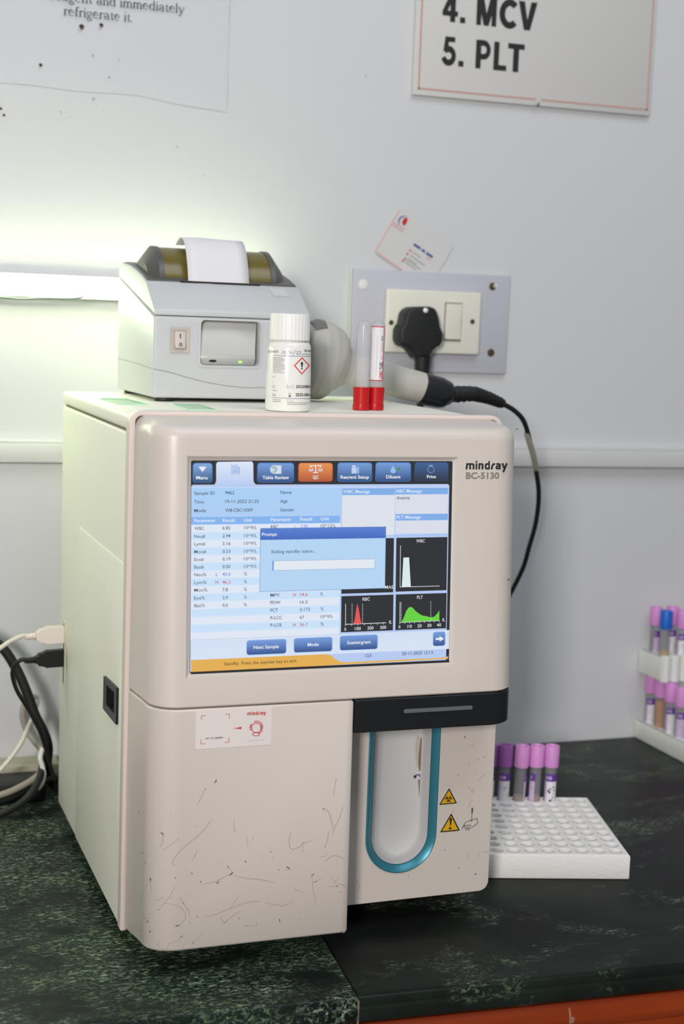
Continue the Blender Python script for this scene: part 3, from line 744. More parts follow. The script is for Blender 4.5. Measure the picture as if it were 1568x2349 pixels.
FAINT = [[(598, 508), (575, 545), (530, 595), (470, 645), (400, 705), (365, 750), (350, 775), (356, 795), (370, 800)], [(510, 700), (495, 740), (470, 775)], [(232, 280), (300, 297)], [(562, 305), (520, 390), (508, 410)], [(395, 622), (340, 668), (300, 695), (215, 722)],
         [(292, 600), (290, 645), (265, 690)], [(745, 510), (745, 565), (758, 582)], [(825, 610), (835, 680)], [(1330, 438), (1355, 455), (1372, 510), (1380, 560)], [(1447, 420), (1420, 500), (1390, 560), (1375, 610)], [(1400, 250), (1383, 352)], [(1355, 580), (1345, 640), (1330, 680)],
         [(1110, 590), (1098, 640), (1105, 685), (1125, 698), (1165, 680), (1185, 660), (1250, 635)], [(1185, 645), (1192, 715)], [(1330, 770), (1370, 740), (1400, 735), (1440, 750), (1455, 770)], [(1300, 745), (1350, 735)], [(745, 865), (820, 880), (920, 890), (1010, 910)],
         [(738, 843), (690, 870), (620, 905), (540, 920)], [(715, 815), (738, 843)], [(365, 935), (340, 990), (300, 1040), (270, 1075)], [(305, 1043), (350, 1048), (395, 1062), (425, 1090), (438, 1120), (430, 1150), (400, 1178)], [(400, 1005), (425, 1050), (455, 1090), (465, 1140)],
         [(560, 1130), (640, 1110), (720, 1075), (800, 1045), (870, 1030), (920, 1030)], [(950, 1040), (1060, 1060), (1130, 1030)], [(655, 1130), (682, 1168), (720, 1140)], [(682, 1168), (760, 1105), (800, 1090)], [(720, 1075), (780, 995)], [(480, 1300), (545, 1240)],
         [(265, 1330), (255, 1300), (268, 1298)], [(270, 1330), (310, 1343), (330, 1300), (385, 1280), (418, 1250)], [(1245, 865), (1252, 920), (1250, 960)], [(1255, 960), (1272, 1045)], [(1135, 940), (1140, 955), (1190, 970)], [(1262, 906), (1290, 890), (1310, 880)], [(1360, 935), (1415, 930)],
         [(1370, 870), (1400, 920)], [(1418, 872), (1395, 905)], [(1415, 915), (1450, 925), (1472, 943)], [(209, 905), (218, 970)], [(175, 950), (195, 915)], [(235, 1018), (265, 1020), (295, 998)], [(145, 1100), (160, 1108), (185, 1080)], [(140, 1135), (180, 1140), (215, 1105)],
         [(830, 1190), (890, 1185), (895, 1150)], [(485, 548), (517, 548)], [(300, 830), (440, 828)], [(420, 1310), (420, 1328)], [(640, 775), (652, 770)], [(340, 470), (330, 490)]]
b = B()
dz = lambda x, y: door_uv(270+x/2.8, 1700+y/2.8, .00025)
for s_ in FAINT: put(b, *ribbon(s_, [2.4]+[3.2]*(len(s_)-2)+[1.6]), dz)
for i, s_ in enumerate(DARK): put(b, *ribbon(s_, [8 if i in (3, 4, 5, 6) else 5.4]*(len(s_)-1)+[2]), dz, 1)
M_sc = mat('faint_scuff', (164, 150, 144), .6); M_sd = mat('dark_scuff', (54, 50, 56), .6)
b.build('scuff_marks', [M_sc, M_sd], AN, True, smooth=0)['kind'] = 'stuff'
b = B()
pz = lambda x, y: panel_uv(780+x/3.563, 1560+y/3.563)
for s_ in ([(1055, 680), (1050, 705)], [(1180, 770), (1150, 800), (1120, 828)], [(1045, 868), (1080, 915)], [(1085, 880), (1088, 925)], [(1075, 975), (1045, 1045)], [(910, 1085), (930, 1062)], [(1135, 1410), (1125, 1450)], [(1045, 1420), (1042, 1460)], [(130, 1635), (160, 1680), (150, 1720)], [(1195, 610), (1165, 640)], [(1160, 1400), (1215, 1405)]):
    put(b, *ribbon(s_, 3), pz)
for s_ in ([(1012, 455), (1025, 475)], [(1074, 530), (1080, 533)], [(1096, 745), (1100, 748)], [(962, 775), (967, 780)], [(1095, 1592), (1115, 1580)], [(850, 1386), (857, 1388)], [(962, 1535), (970, 1538)], [(556, 1594), (561, 1598)], [(1126, 648), (1131, 651)]):
    put(b, *ribbon(s_, 5), pz, 1)
b.build('panel_scuff_marks', [M_sc, M_sd], AN, True, smooth=0)['kind'] = 'stuff'
b = B()
fz = lambda x, y: front_uv(x, y)
for s_ in ([(1183, 983), (1186, 985)], [(1163, 1331), (1168, 1328)]): put(b, *ribbon(s_, 2), fz, 1)
dz2 = lambda x, y: door_uv(x, y)
b.build('cover_scuff_marks', [M_sc, M_sd], AN, True, smooth=0)['kind'] = 'stuff'
# warning labels on the sampling panel
w13 = lambda x, y, off=.0003: panel_uv(1000+x/13.07, 1780+y/13.07, off)
def rtri(pts, r):
    out = []
    for i in range(3):
        p, a, c = Vector(pts[i]), Vector(pts[i-1]), Vector(pts[(i+1) % 3])
        d1, d2 = (a-p).normalized(), (c-p).normalized()
        for k in range(7):
            t = k/6; q0, q2 = p+d1*r, p+d2*r
            out.append(tuple((1-t)**2*q0+2*t*(1-t)*p+t*t*q2))
    return out
def shrink(pts, f):
    c = Vector(((pts[0][0]+pts[1][0]+pts[2][0])/3, (pts[0][1]+pts[1][1]+pts[2][1])/3)); return [tuple(c+(Vector(p)-c)*f) for p in pts]
def warn(pts, nm_):
    b = B(); o_ = rtri(pts, 40)
    b.geo([w13(*p, .0003) for p in o_], [tuple(range(len(o_)))]); i_ = rtri(shrink(pts, .80), 12)
    b.geo([w13(*p, .0004) for p in i_], [tuple(range(len(i_)))], 1)
    return b
w5 = lambda x, y: w13(x, y, .0005)
b = warn([(388, 360), (85, 872), (625, 822)], 'bio')
cx_, cy_ = 370, 690
for a_ in (-90, 30, 150):
    c1, c2 = cx_+72*math.cos(math.radians(a_)), cy_+66*math.sin(math.radians(a_))
    put(b, *ribbon(arc(c1, c2, 62, a_+45, a_+315, 18, 56), [4]+[24]*17+[4]), w5) if False else put(b, *ribbon(arc(c1, c2, 60, a_+40, a_+320, 18, 55), [5, 10]+[24]*15+[10, 5]), w5)
put(b, *ribbon(arc(cx_, cy_, 62, 0, 360, 24, 56), 16), w5)
put(b, arc(cx_, cy_, 16, 0, 360, 10), [tuple(range(11))], lambda x, y: w13(x, y, .0006), 1)
b.build('biohazard_label', [M_ink, M_yel], AN, True, smooth=0)
b = warn([(450, 1118), (110, 1695), (712, 1640)], 'caution')
put(b, [(398, 1275), (420, 1262), (455, 1262), (475, 1280), (440, 1490), (415, 1492)], [(0, 1, 2, 3, 4, 5)], w5)
put(b, arc(418, 1570, 38, 0, 360, 16), [tuple(range(17))], w5)
b.build('caution_label', [M_ink, M_yel], AN, True, smooth=0)
b = B()
for pts, w_ in (([(1082, 955), (1075, 1110)], 46), ([(1072, 1100), (1062, 1340)], 16), ([(1040, 1350), (1075, 1348)], 24), ([(770, 1590), (830, 1470), (860, 1410), (960, 1350), (1040, 1330), (1215, 1270), (1250, 1400), (1160, 1490), (1060, 1540), (970, 1600)], 16),
               ([(840, 1480), (920, 1470), (1040, 1470)], 14), ([(850, 1490), (860, 1560), (900, 1630)], 14), ([(890, 1500), (920, 1580), (905, 1635)], 12), ([(960, 1490), (940, 1560), (975, 1635)], 14), ([(1040, 1470), (980, 1540), (940, 1600)], 12), ([(770, 1590), (800, 1540), (850, 1480)], 18)):
    put(b, *ribbon(pts, w_), w13)
b.build('needle_hazard_print', mat('dark_grey_ink', (84, 76, 74), .6), AN, True, smooth=0)

# ------------------------------------------------------------------ receipt printer on the lid
PZ = .4409
PR = thing('receipt_printer', 'grey receipt printer with dark lid feeding blank paper on the analyzer', 'printer', (-.1037, .2600, PZ), rot=(0, 0, .028))
PW, PD = .1530, .150
FZ = .079
b = B()
low = [(0, .0035), (0, FZ-.0006), (PD, .1165), (PD, .0035)]
b.prism(low, lambda y, z, x: (x, y, z), 0, PW, bev=.0022, seg=3)
lower = b.build('lower_case', M_print, PR)
sidep = [(.0002, FZ+.0004), (.0006, FZ+.006), (.0360, .1105), (.047, .1135), (.060, .1175), (.080, .1222), (.105, .1270), (.125, .1292), (.140, .1290), (PD, .1245), (PD, .1172)]
b = B(); b.prism(sidep, lambda y, z, x: (x, y, z), .0003, PW-.0003, bev=.0014, seg=2)
upper = b.build('upper_cover', M_print, PR)
b = B()
lidp = [(.0385, .1085), (.0385, .1122), (.047, .1150), (.060, .1190), (.080, .1237), (.105, .1285), (.125, .1307), (.140, .1305), (PD-.002, .1260), (PD-.002, .115)]
b.prism(lidp, lambda y, z, x: (x, y, z), .0022, PW-.0022, bev=.0008, seg=2)
lid = b.build('paper_lid', M_pdark, PR)
# humped roll cover: translucent amber drum between dark end ribs
hx0, hx1, hyc, hzc, hr = .0165, .1330, .0860, .1050, .0410
def drum(b, xa, xb, r, a0=4, a1=176, n=24, mi=0, shell=None):
    pr_ = [(hyc-r*math.cos(math.radians(a0+(a1-a0)*k/n)), hzc+r*math.sin(math.radians(a0+(a1-a0)*k/n))) for k in range(n+1)]
    if shell: pr_ = pr_+[(hyc-(r-shell)*math.cos(math.radians(a0+(a1-a0)*k/n)), hzc+(r-shell)*math.sin(math.radians(a0+(a1-a0)*k/n))) for k in range(n, -1, -1)]
    b.prism(pr_, lambda y, z, x: (x, y, z), xa, xb, mi=mi)
b = B(); drum(b, hx0+.0045, hx1-.0045, hr-.001, shell=.0015)
b.build('roll_window', mat('smoky_amber_plastic', (104, 92, 36), .25), lid)
for xa, xb, s_ in ((hx0, hx0+.005, 1), (hx1-.005, hx1, -1)):
    b = B(); drum(b, xa, xb, hr)
    # sloping outer shoulder
    n = 24; a_r = []; b_r = []
    for k in range(n+1):
        a = math.radians(4+172*k/n); xo = xa if s_ > 0 else xb
        a_r.append(b.bm.verts.new((xo, hyc-hr*math.cos(a), hzc+hr*math.sin(a)))); b_r.append(b.bm.verts.new((xo-s_*.010, hyc-(hr-.006)*math.cos(a), hzc+(hr-.014)*math.sin(a))))
    for k in range(n): b.bm.faces.new((a_r[k], a_r[k+1], b_r[k+1], b_r[k]))
    b.bm.faces.new(b_r)
    b.build('lid_rib', M_pdark, lid)
for x in (.0375, .1035):
    b = B(); b.box(x, x+.0055, .0372, .0410, .1095, .1128, .0006, 1)
    b.build('slot_guide', mat('yellow_plastic', (196, 180, 84), .4), PR)
b = B(); b.box(.034, .113, .0365, .041, .1085, .1127, .0004, 1); b.build('tear_bar', mat('tear_bar_dark', (44, 42, 40), .4), PR)
# paper strip, a thin curled sheet
pp = [(.0362, .109), (.0390, .120), (.0430, .131), (.0485, .1415), (.0555, .1495), (.0640, .1540), (.0720, .1545), (.0800, .1520), (.0870, .1478)]
b = B(); n = 6
sm = []
for i in range(len(pp)-1):
    p0, p1, p2, p3 = [Vector(pp[min(max(j, 0), len(pp)-1)]) for j in (i-1, i, i+1, i+2)]
    for k in range(5):
        t = k/5; sm.append(.5*((2*p1)+(p2-p0)*t+(2*p0-5*p1+4*p2-p3)*t*t+(3*p1-p0-3*p2+p3)*t**3))
sm.append(Vector(pp[-1]))
rows = [[b.bm.verts.new((.0415+.0606*j/n, q_.x, q_.y+.0006*math.sin(j*.9))) for j in range(n+1)] for q_ in sm]
for r1, r2 in zip(rows, rows[1:]):
    for j in range(n): b.bm.faces.new((r1[j], r1[j+1], r2[j+1], r2[j]))
o = b.build('paper_strip', M_paper, PR, smooth=60)
md_ = o.modifiers.new('thickness', 'SOLIDIFY'); md_.thickness = .0002
# rocker power switch
b = B(); X1, X2, Z1, Z2 = .0155, .0338, .0457, .0690
fr_o, fr_i = [(X1, Z1), (X2, Z1), (X2, Z2), (X1, Z2)], [(X1+.003, Z1+.003), (X2-.003, Z1+.003), (X2-.003, Z2-.003), (X1+.003, Z2-.003)]
A_ = [b.bm.verts.new((x, .0002, z)) for x, z in fr_o]; B_ = [b.bm.verts.new((x, -.0012, z)) for x, z in fr_o]; C_ = [b.bm.verts.new((x, -.0008, z)) for x, z in fr_i]; D_ = [b.bm.verts.new((x, .0030-.003, z)) for x, z in fr_i]
for p, q in ((A_, B_), (B_, C_), (C_, D_)):
    for k in range(4): b.bm.faces.new((p[k], p[(k+1) % 4], q[(k+1) % 4], q[k]))
b.bm.faces.new(D_)
sw = b.build('power_switch', mat('switch_beige', (190, 182, 172), .4), PR, smooth=0)
b = B(); b.prism([(-.0022, Z1+.0036), (-.0040, Z1+.005), (-.0016, (Z1+Z2)/2), (-.0014, Z2-.0036), (.0006, Z2-.0034), (.0006, Z1+.0034)], lambda y, z, x: (x, y, z), X1+.0042, X2-.0042, bev=.0005, seg=2)
rk = b.build('rocker', mat('rocker_beige', (204, 196, 188), .35), sw)
b = B(); xm = (X1+X2)/2
b.box(xm-.0004, xm+.0004, -.0019, -.0014, Z2-.0100, Z2-.0058)
V, F = ribbon(arc(xm, Z1+.0075, .0012, 0, 360, 18), .0006); b.geo([(x, -.0032+(z-Z1-.0055)*.28-.0012, z) for x, z in V], F)
b.build('rocker_marks', M_ink, rk, smooth=0)
# recessed window with sloping sensor block and green lamp
b = B(); wx0, wx1, wz0, wz1 = .0440, .1035, .0340, .0770
def ring(b, r_, loops_):
    L_ = [[b.bm.verts.new((x, y, z)) for x, z in rrect(wx0-e, wz0-e, wx1+e, wz1+e, rr, 4)] for e, y, rr in loops_]
    for p, q in zip(L_, L_[1:]):
        for k in range(len(p)): b.bm.faces.new((p[k], p[(k+1) % len(p)], q[(k+1) % len(q)], q[k]))
    return L_
ring(b, 0, [(.0015, .0005, .005), (.0015, -.0006, .005), (-.0004, -.0009, .0042), (-.0008, -.0002, .0035), (-.0008, .0115, .0035)])
wf = b.build('window_frame', M_print, PR, smooth=50)
carve(lower, lambda cb: cb.prism(rrect(wx0+.0001, wz0+.0001, wx1-.0001, wz1-.0001, .0035, 4), lambda x, z, d: (x, d, z), -.01, .0120), lambda cb: cb.box(X1+.0028, X2-.0028, -.01, .004, Z1+.0028, Z2-.0028))
b = B()
blk = [(.0085, wz1-.0009), (.0020, wz0+.0125), (.0006, wz0+.0075), (.0052, wz0+.0010), (.0115, wz0+.0010), (.0115, wz1-.0009)]
b.prism(blk, lambda y, z, x: (x-(.0026 if x > .07 and z < wz0+.02 else 0), y, z), wx0+.0010, wx1-.0022, bev=.0004, seg=1)
b.build('sensor_block', mat('printer_grey_gloss', (190, 189, 187), .28), wf)
b = B()
b.geo([(x, .0006+(wz0+.0075-z)*.708-.0003, z) for x, z in arc(.0845, wz0+.0042, .0017, 0, 360, 12, .0010)], [tuple(range(13))])
b.build('status_lamp', mat('green_lamp', (120, 255, 40), .4, emit=(.25, 1, .05), estr=2.2), wf, smooth=0)
b = B()
b.geo([(x, .0006+(wz0+.0075-z)*.708-.0003, z) for x, z in arc(.0575, wz0+.0046, .0038, 0, 360, 14, .0012)], [tuple(range(15))])
b.build('sensor_dot', M_rubber, wf, smooth=0)
# feed button on the sloping cover, swoosh seam, feet
def slope(x, s): return (x, .0006+(.0360-.0006)*s, FZ+.006+(.1105-FZ-.006)*s)
b = B()
q = [(.1225, .62), (.1385, .62), (.1360, .90), (.1200, .90)]
nv = Vector((0, -(.1105-.085), .0354)).normalized()
base = [Vector(slope(x, s)) for x, s in q]
top = [p+nv*.0012 for p in base]; base = [p-nv*.001 for p in base]
vv = [b.bm.verts.new(p) for p in base+top]
b.bm.faces.new(vv[4:]); [b.bm.faces.new((vv[k], vv[(k+1) % 4], vv[4+(k+1) % 4], vv[4+k])) for k in range(4)]
b.build('feed_button', M_print, upper, smooth=0)
M_seam = mat('seam_grey', (138, 136, 136), .6)
b = B()
sw_ = [(.0005, .0300), (.012, .0282), (.03, .0235), (.05, .0188), (.072, .0155), (.09, .0142), (.11, .0148), (.13, .0175), (.1525, .023)]
q = []
for i in range(len(sw_)-1):
    for k in range(4): q.append((sw_[i][0]+(sw_[i+1][0]-sw_[i][0])*k/4, sw_[i][1]+(sw_[i+1][1]-sw_[i][1])*k/4))
V, F = ribbon(q, .0006); b.geo([(x, -.00015, z) for x, z in V], F)
V, F = ribbon([(.002, .0301), (.06, .0325), (.148, .0345)], .0006); b.geo([(-.00015, y, z) for y, z in V], F)
b.build('case_seam', M_seam, PR, smooth=0)
for x, y in ((.014, .013), (PW-.014, .013), (.014, PD-.014), (PW-.014, PD-.014)):
    b = B(); b.lathe([(.0085, 0), (.0095, .001), (.0095, .0045)], (x, y, 0), 20); b.build('foot', M_rubber, PR)

# ------------------------------------------------------------------ reagent bottle
BX, BY = -.0065, .1530
BO = thing('reagent_bottle', 'small white screw-cap reagent bottle with red diamond hazard label', 'bottle', (BX, BY, PZ))
b = B(); b.lathe([(.0170, 0), (.0192, .0008), (.0200, .003), (.0197, .030), (.0190, .0535), (.0186, .0575), (.0172, .0598), (.0150, .0606), (.0150, .063)], seg=64)
b.build('bottle_body', M_white, BO)
b = B(); b.lathe([(.0172, .0618), (.0176, .0624), (.0175, .083), (.0170, .0846), (.0150, .0850)], seg=128, rib=lambda k, z: 1-.018*(k % 4 < 2)*(1 if z < .0845 else 0))
b.build('screw_cap', mat('white_cap_plastic', (236, 234, 230), .45), BO, smooth=25)
phi0 = math.atan2(CAM.y-BY, CAM.x-BX)
def brad(z): return .0200-(.0010)*(z/.0535)+.00018
def bot_uv(u, v, d=0):               # map photo position onto the bottle wall (local)
    y = BY-.0195
    for _ in range(30):
        P = at(u, v, y); x = max(-.0197, min(.0197, P.x-BX)); r = brad(P.z-PZ)
        # nearest surface seen from the camera
        yn = BY-math.sqrt(max(1e-9, r*r-x*x)); y = .5*y+.5*yn
    P = at(u, v, y); l = Vector((P.x-BX, P.y-BY, 0)); r = brad(P.z-PZ)+d
    l = l.normalized()*r; return Vector((l.x, l.y, P.z-PZ))
k49 = lambda x, y, d=.0001: bot_uv(600+x/4.9, 680+y/4.9, d)
b = B()
def btxt(s, x0, x1, base, cap, bold=0, mi=0, slope_=.0):
    V, F = text_fit(s, x0, x1, 0, cap, bold); put(b, [(x, base-y+slope_*(x-x0)) for x, y in V], F, k49, mi)
btxt('CLEANSER', 20+60, 186, 632, 26, 0, 1); btxt('50 mL', 478, 555, 622, 24, .012); btxt('2022080801', 382, 592, 1030, 32, .02); btxt('2023-08-07', 380, 578, 1122, 33, .02)
btxt('4225', 538, 582, 946, 14, .01); btxt('LOT', 293, 338, 1024, 17, 0, 1)
for pts, w_, mi in (([(285, 996), (352, 997), (352, 1032), (285, 1030), (285, 996)], 3, 1), ([(303, 1088), (326, 1088), (323, 1128), (306, 1128), (303, 1088)], 3, 0), ([(306, 1120), (324, 1121)], 14, 0), ([(285, 1162), (345, 1164), (345, 1184), (285, 1182), (285, 1162)], 2, 1)):
    put(b, *ribbon(pts, w_), k49, mi)
def dens(pts, n=14):
    out = []
    for a, c in zip(pts, pts[1:]): out += [(a[0]+(c[0]-a[0])*k/n, a[1]+(c[1]-a[1])*k/n) for k in range(n)]
    return out+[pts[-1]]
put(b, *ribbon(dens([(124, 660), (240, 668), (370, 672), (500, 674), (608, 672)]), 4), k49, 2)
put(b, *ribbon(dens([(118, 1135), (240, 1143), (370, 1148), (500, 1149), (598, 1147)]), 4), k49, 2)
random.seed(3)
for i in range(11):
    y = 690+16.5*i; V, F = ribbon(dens([(126, y-4), (200, y), (200+random.randint(20, 70), y+2)], 6), 6); put(b, V, F, k49, 3)
for y, x1 in ((902, 150), (962, 132), (1002, 150), (1022, 148), (1056, 175), (1098, 160), (1114, 160), (1160, 212), (1180, 214)): put(b, *ribbon(dens([(120, y), (x1, y+4)], 5), 7), k49, 3)
for y, x0, x1 in ((1195, 285, 555), (1214, 285, 508), (648, 450, 582)): put(b, *ribbon(dens([(x0, y), ((x0+x1)/2, y+1), (x1, y)], 8), 6), k49, 3)
put(b, *ribbon([(598, 690), (596, 835)], 4), k49, 3)
for pts in ([(240, 612), (226, 648)], [(275, 618), (255, 616), (252, 630), (268, 636), (262, 650), (248, 650)], [(304, 606), (290, 658)], [(322, 616), (318, 645)], [(340, 616), (336, 645)], [(380, 600), (352, 662)], [(388, 622), (400, 614), (408, 624), (390, 650), (415, 650)], [(420, 618), (436, 616), (428, 630), (440, 640), (424, 652), (412, 646)]):
    put(b, *ribbon(pts, 4), k49, 4)
dm = [(453, 690), (534, 778), (449, 870), (368, 776)]
put(b, *ribbon(dens(dm+[dm[0]], 8), 12), k49, 5)
put(b, [(438, 745), (450, 735), (464, 745), (456, 798), (446, 798)], [(0, 1, 2, 3, 4)], k49); put(b, arc(450, 812, 9, 0, 360, 12), [tuple(range(13))], k49)
b.build('label_print', [M_ink, mat('mid_grey_ink', (110, 108, 110), .6), mat('navy_ink', (72, 74, 140), .6), mat('small_print_grey', (158, 154, 152), .6), mat('pen_ink', (84, 76, 128), .6), mat('orange_red_ink', (222, 66, 52), .55)], BO, smooth=0)
b = B(); b.lathe([(.0201, .0035), (.0200, .006), (.0198, .030), (.0193, .0515), (.0191, .052)], seg=64, cap0=False, cap1=False)
# ------------------------------------------------------------------ red capped tubes, standing on their caps
M_clear = clear_mat('clear_tube_plastic', (240, 240, 242), (226, 224, 226), .30, .12)
def red_tube(loc, label, rotz, labelled):
    r_ = thing('test_tube', label, 'test tube', loc, 'upturned tubes on the analyzer', (0, 0, rotz))
    b = B(); b.lathe([(.0066, .012), (.0066, .0755)]+[(.0066*math.cos(a), .0755+.0066*math.sin(a)) for a in [PI/2*k/8 for k in range(1, 8)]]+[(.0002, .0822)], seg=32, cap0=False)
    b.build('tube_wall', M_clear, r_)
    b = B(); b.lathe([(.0070, 0), (.0077, .0004), (.0079, .003), (.0078, .0055), (.0074, .0058), (.0080, .0190), (.0080, .0208), (.0072, .0211), (.0066, .0206)], seg=40, rib=lambda k, z: 1-.012*(k % 2)*(1 if .005 < z < .02 else 0))
    b.build('cap', M_redcap, r_, smooth=30)
    if labelled:
        b = B(); R_ = .00672; n = 22; a0, a1 = -112, 68
        def cyl(a, z, d=0): a = math.radians(a); return ((R_+d)*math.cos(a), (R_+d)*math.sin(a), z)
        def patch(aa, ab, za, zb, mi, d=0):
            k = max(2, int(abs(ab-aa)/8)); V = []
            for i in range(k+1): V += [cyl(aa+(ab-aa)*i/k, za, d), cyl(aa+(ab-aa)*i/k, zb, d)]
            b.geo(V, [(2*i, 2*i+2, 2*i+3, 2*i+1) for i in range(k)], mi)
        patch(a0, a1, .0270, .0765, 0); 
        for za, zb in ((.0270, .0278), (.0757, .0765)): patch(a0, a1, za, zb, 1, .00006)
        for aa, ab in ((a1-8, a1), (a0, a0+6)): patch(aa, ab, .027, .0765, 1, .00006)
        for aa in (-70, -52, 5): patch(aa, aa+3, .031, .068, 2, .00006)
        def vtxt(s, z0, z1, acent, cap, mi, bold):
            V, F = text_fit(s, z0, z1, 0, cap, bold)
            b.geo([cyl(acent-math.degrees(y/R_), z, .0001) for z, y in V], F, mi)
        vtxt('HEMO', .0290, .0362, 58, .0030, 1, .03); vtxt('TUBE', .0372, .0440, 58, .0030, 3, .03); vtxt('BCA', .0640, .0680, 52, .0016, 3, .02)
        for z0, z1, aa in ((.046, .050, 44), (.053, .063, 44), (.029, .033, -60), (.0735, .0740, -30)): patch(aa, aa+7, z0, z1, 2, .00006)
        b.build('tube_label', [M_label, M_red, mat('label_line_grey', (172, 168, 172), .6), M_ink], r_, smooth=60)
    return r_
red_tube((.0723, .1795, PZ), 'clear unlabelled tube upside down on red cap beside the bottle', 0, False)
red_tube((.0880, .1845, PZ), 'red capped upside down tube with red bordered label', -2.11, True)
# glass slides
M_glass = clear_mat('green_edged_glass', (244, 250, 246), (216, 234, 222), .10, .05)
M_gedge = mat('glass_edge_green', (176, 222, 190), .25)
def slide(cx, cy, rz, label):
    r_ = thing('glass_slide', label, 'glass slide', (cx, cy, PZ), 'glass slides on the analyzer lid', (0, 0, rz))
    b = B(); b.box(-.0125, .0125, -.0375, .0375, 0, .0011); b.build('slide_glass', M_glass, r_)
    b = B()
    for x0, x1, y0, y1 in ((-.0127, -.0125, -.0377, .0377), (.0125, .0127, -.0377, .0377), (-.0125, .0125, -.0377, -.0375), (-.0125, .0125, .0375, .0377)): b.box(x0, x1, y0, y1, .0001, .0012)
    b.build('ground_edge', M_gedge, r_, smooth=0)
slide(-.1350, .2420, .05, 'glass slide lying left of the printer on the lid')
slide(-.0855, .1740, -.04, 'glass slide lying in front of the printer on the lid')

# ------------------------------------------------------------------ hand scanner with cable
SY = .315
SCN = thing('handheld_scanner', 'grey handheld scanner with black end cap lying beside the printer', 'scanner', (.13, SY, PZ))
b = B()
ax = [(.0600, .4825, .030), (.0640, .4825, .036), (.0720, .4820, .0398), (.0820, .4805, .0388), (.0900, .4790, .0345), (.0965, .4770, .0270), (.1020, .4755, .0205), (.1080, .4740, .0172), (.1180, .4715, .0166), (.1400, .4670, .0164), (.1650, .4610, .0162), (.1870, .4560, .0160)]
b.tube([(x, SY, z) for x, z, r in ax], [r for x, z, r in ax], 40, caps=True)
b.build('scanner_body', mat('scanner_grey_plastic', (186, 182, 174), .38), SCN, True, smooth=60)
b = B(); rows = []
for k in range(9):
    a = math.radians(52+50*k/8); rows.append([b.bm.verts.new((x, SY-(r+.0005)*math.cos(a), z+(r+.0005)*math.sin(a))) for x, z, r in ((.0640, .4825, .0362), (.0720, .4820, .0399), (.0760+.0035*k/8, .4815, .0396))])
for p, q in zip(rows, rows[1:]):
    for k in range(2): b.bm.faces.new((p[k], p[k+1], q[k+1], q[k]))
b.build('head_trim', mat('dark_grey_trim', (104, 104, 102), .4), SCN, True, smooth=60)
b = B()
b.tube([(.1862, SY, .4562), (.1882, SY, .4557), (.1960, SY, .4540), (.2080, SY, .4515), (.2150, SY, .4505), (.2190, SY, .4495), (.2215, SY, .4490)], [.0158, .0163, .0164, .0160, .0140, .0115, .0085], 36)
b.build('end_cap', mat('dark_cap_plastic', (30, 31, 34), .3), SCN, True, smooth=60)
b = B()
cp = [Vector((.2185, SY, .4498)), at(1085, 903, SY+.002), at(1118, 912, SY+.006), at(1152, 926, SY+.012)]
b.tube(cp, [.0086, .0075, .0064, .0050], 20)
for k in range(11):
    f = .12+.8*k/10; i = min(2, int(f*3)); g = f*3-i; p = cp[i].lerp(cp[i+1], g); r_ = .0087-.0036*f
    d = (cp[i+1]-cp[i]).normalized(); b.tube([p-d*.0008, p+d*.0008], r_+.0006, 18, smooth=False)
b.build('strain_relief', M_rubber, SCN, True, smooth=40)
b = B()
path = [(1150, 925, .327), (1178, 941, .335), (1200, 965, .345), (1213, 1005, .358), (1226, 1065, .374), (1235, 1130, .390), (1229, 1195, .405), (1213, 1255, .42), (1196, 1310, .435), (1150, 1400, .455), (1100, 1500, .47), (1060, 1600, .48)]
cpts = [at(u, v, y) for u, v, y in path]+[Vector(p) for p in ((.17, .475, .055), (.12, .455, .05), (.09, .430, .06), (.085, .4125, .062))]
b.tube(cpts, .0027, 14); b.build('cable', M_rubber, SCN, True, smooth=60)
b = B(); b.tube([at(1207, 992, .3545), at(1213, 1012, .3595), at(1222, 1042, .367), at(1229, 1076, .3765)], .0033, 14)
b.build('cable_tag', mat('aged_tape', (158, 154, 144), .5), SCN, True, smooth=60)

# ------------------------------------------------------------------ wall socket, plug, card, sign, notice
SO = thing('wall_socket', 'cream wall socket with rocker switch on lavender backing plate', 'socket', (.29, YW, .52))
b = B()
b0, b1, b2 = .1875, .3880, .4645; bz1 = .5815
b.box(b0, b1, YW-.006, YW-.0003, b2, bz1, .0012, 2)
M_lavp = mat('lavender_acrylic', (190, 189, 199), .35)
bp_ = b.build('backing_plate', M_lavp, SO, True)
b = B(); b.box(b0-.0022, b0-.0004, YW-.0055, YW-.0004, b2+.002, bz1+.001, .0006, 1)
b.build('plaster_edge', mat('pale_plaster', (214, 222, 206), .8), SO, True)
for u, v, m_, r_ in ((832, 652, M_white, .0056), (1129, 657, mat('old_brass', (96, 82, 58), .4, metal=.6), .0045), (1125, 809, MATS['old_brass'], .0046), (1134, 656, M_white, .0030)):
    c = at(u, v, YW-.006); b = B(); b.lathe([(r_, 0), (r_, .0006), (r_*.6, .0013), (r_*.15, .0010)], seg=20, M=Matrix.Rotation(PI/2, 4, 'X'), c=(c.x, YW-.006, c.z)); b.build('plate_screw', m_, bp_)
f0, f1, fz0, fz1 = .2275, .3475, .4868, .5600
b = B(); b.box(f0, f1, YW-.0145, YW-.006, fz0, fz1, .0020, 3)
b.box(at(1016, 780, YW-.0145).x, at(1060, 698, YW-.0145).x, YW-.0148, YW-.0140, at(1016, 782, YW-.0145).z, at(1060, 695, YW-.0145).z, mi=1)
fp = b.build('faceplate', [mat('cream_switch_plastic', (226, 223, 211), .35), mat('switch_gap', (120, 112, 104), .7)], SO, True)
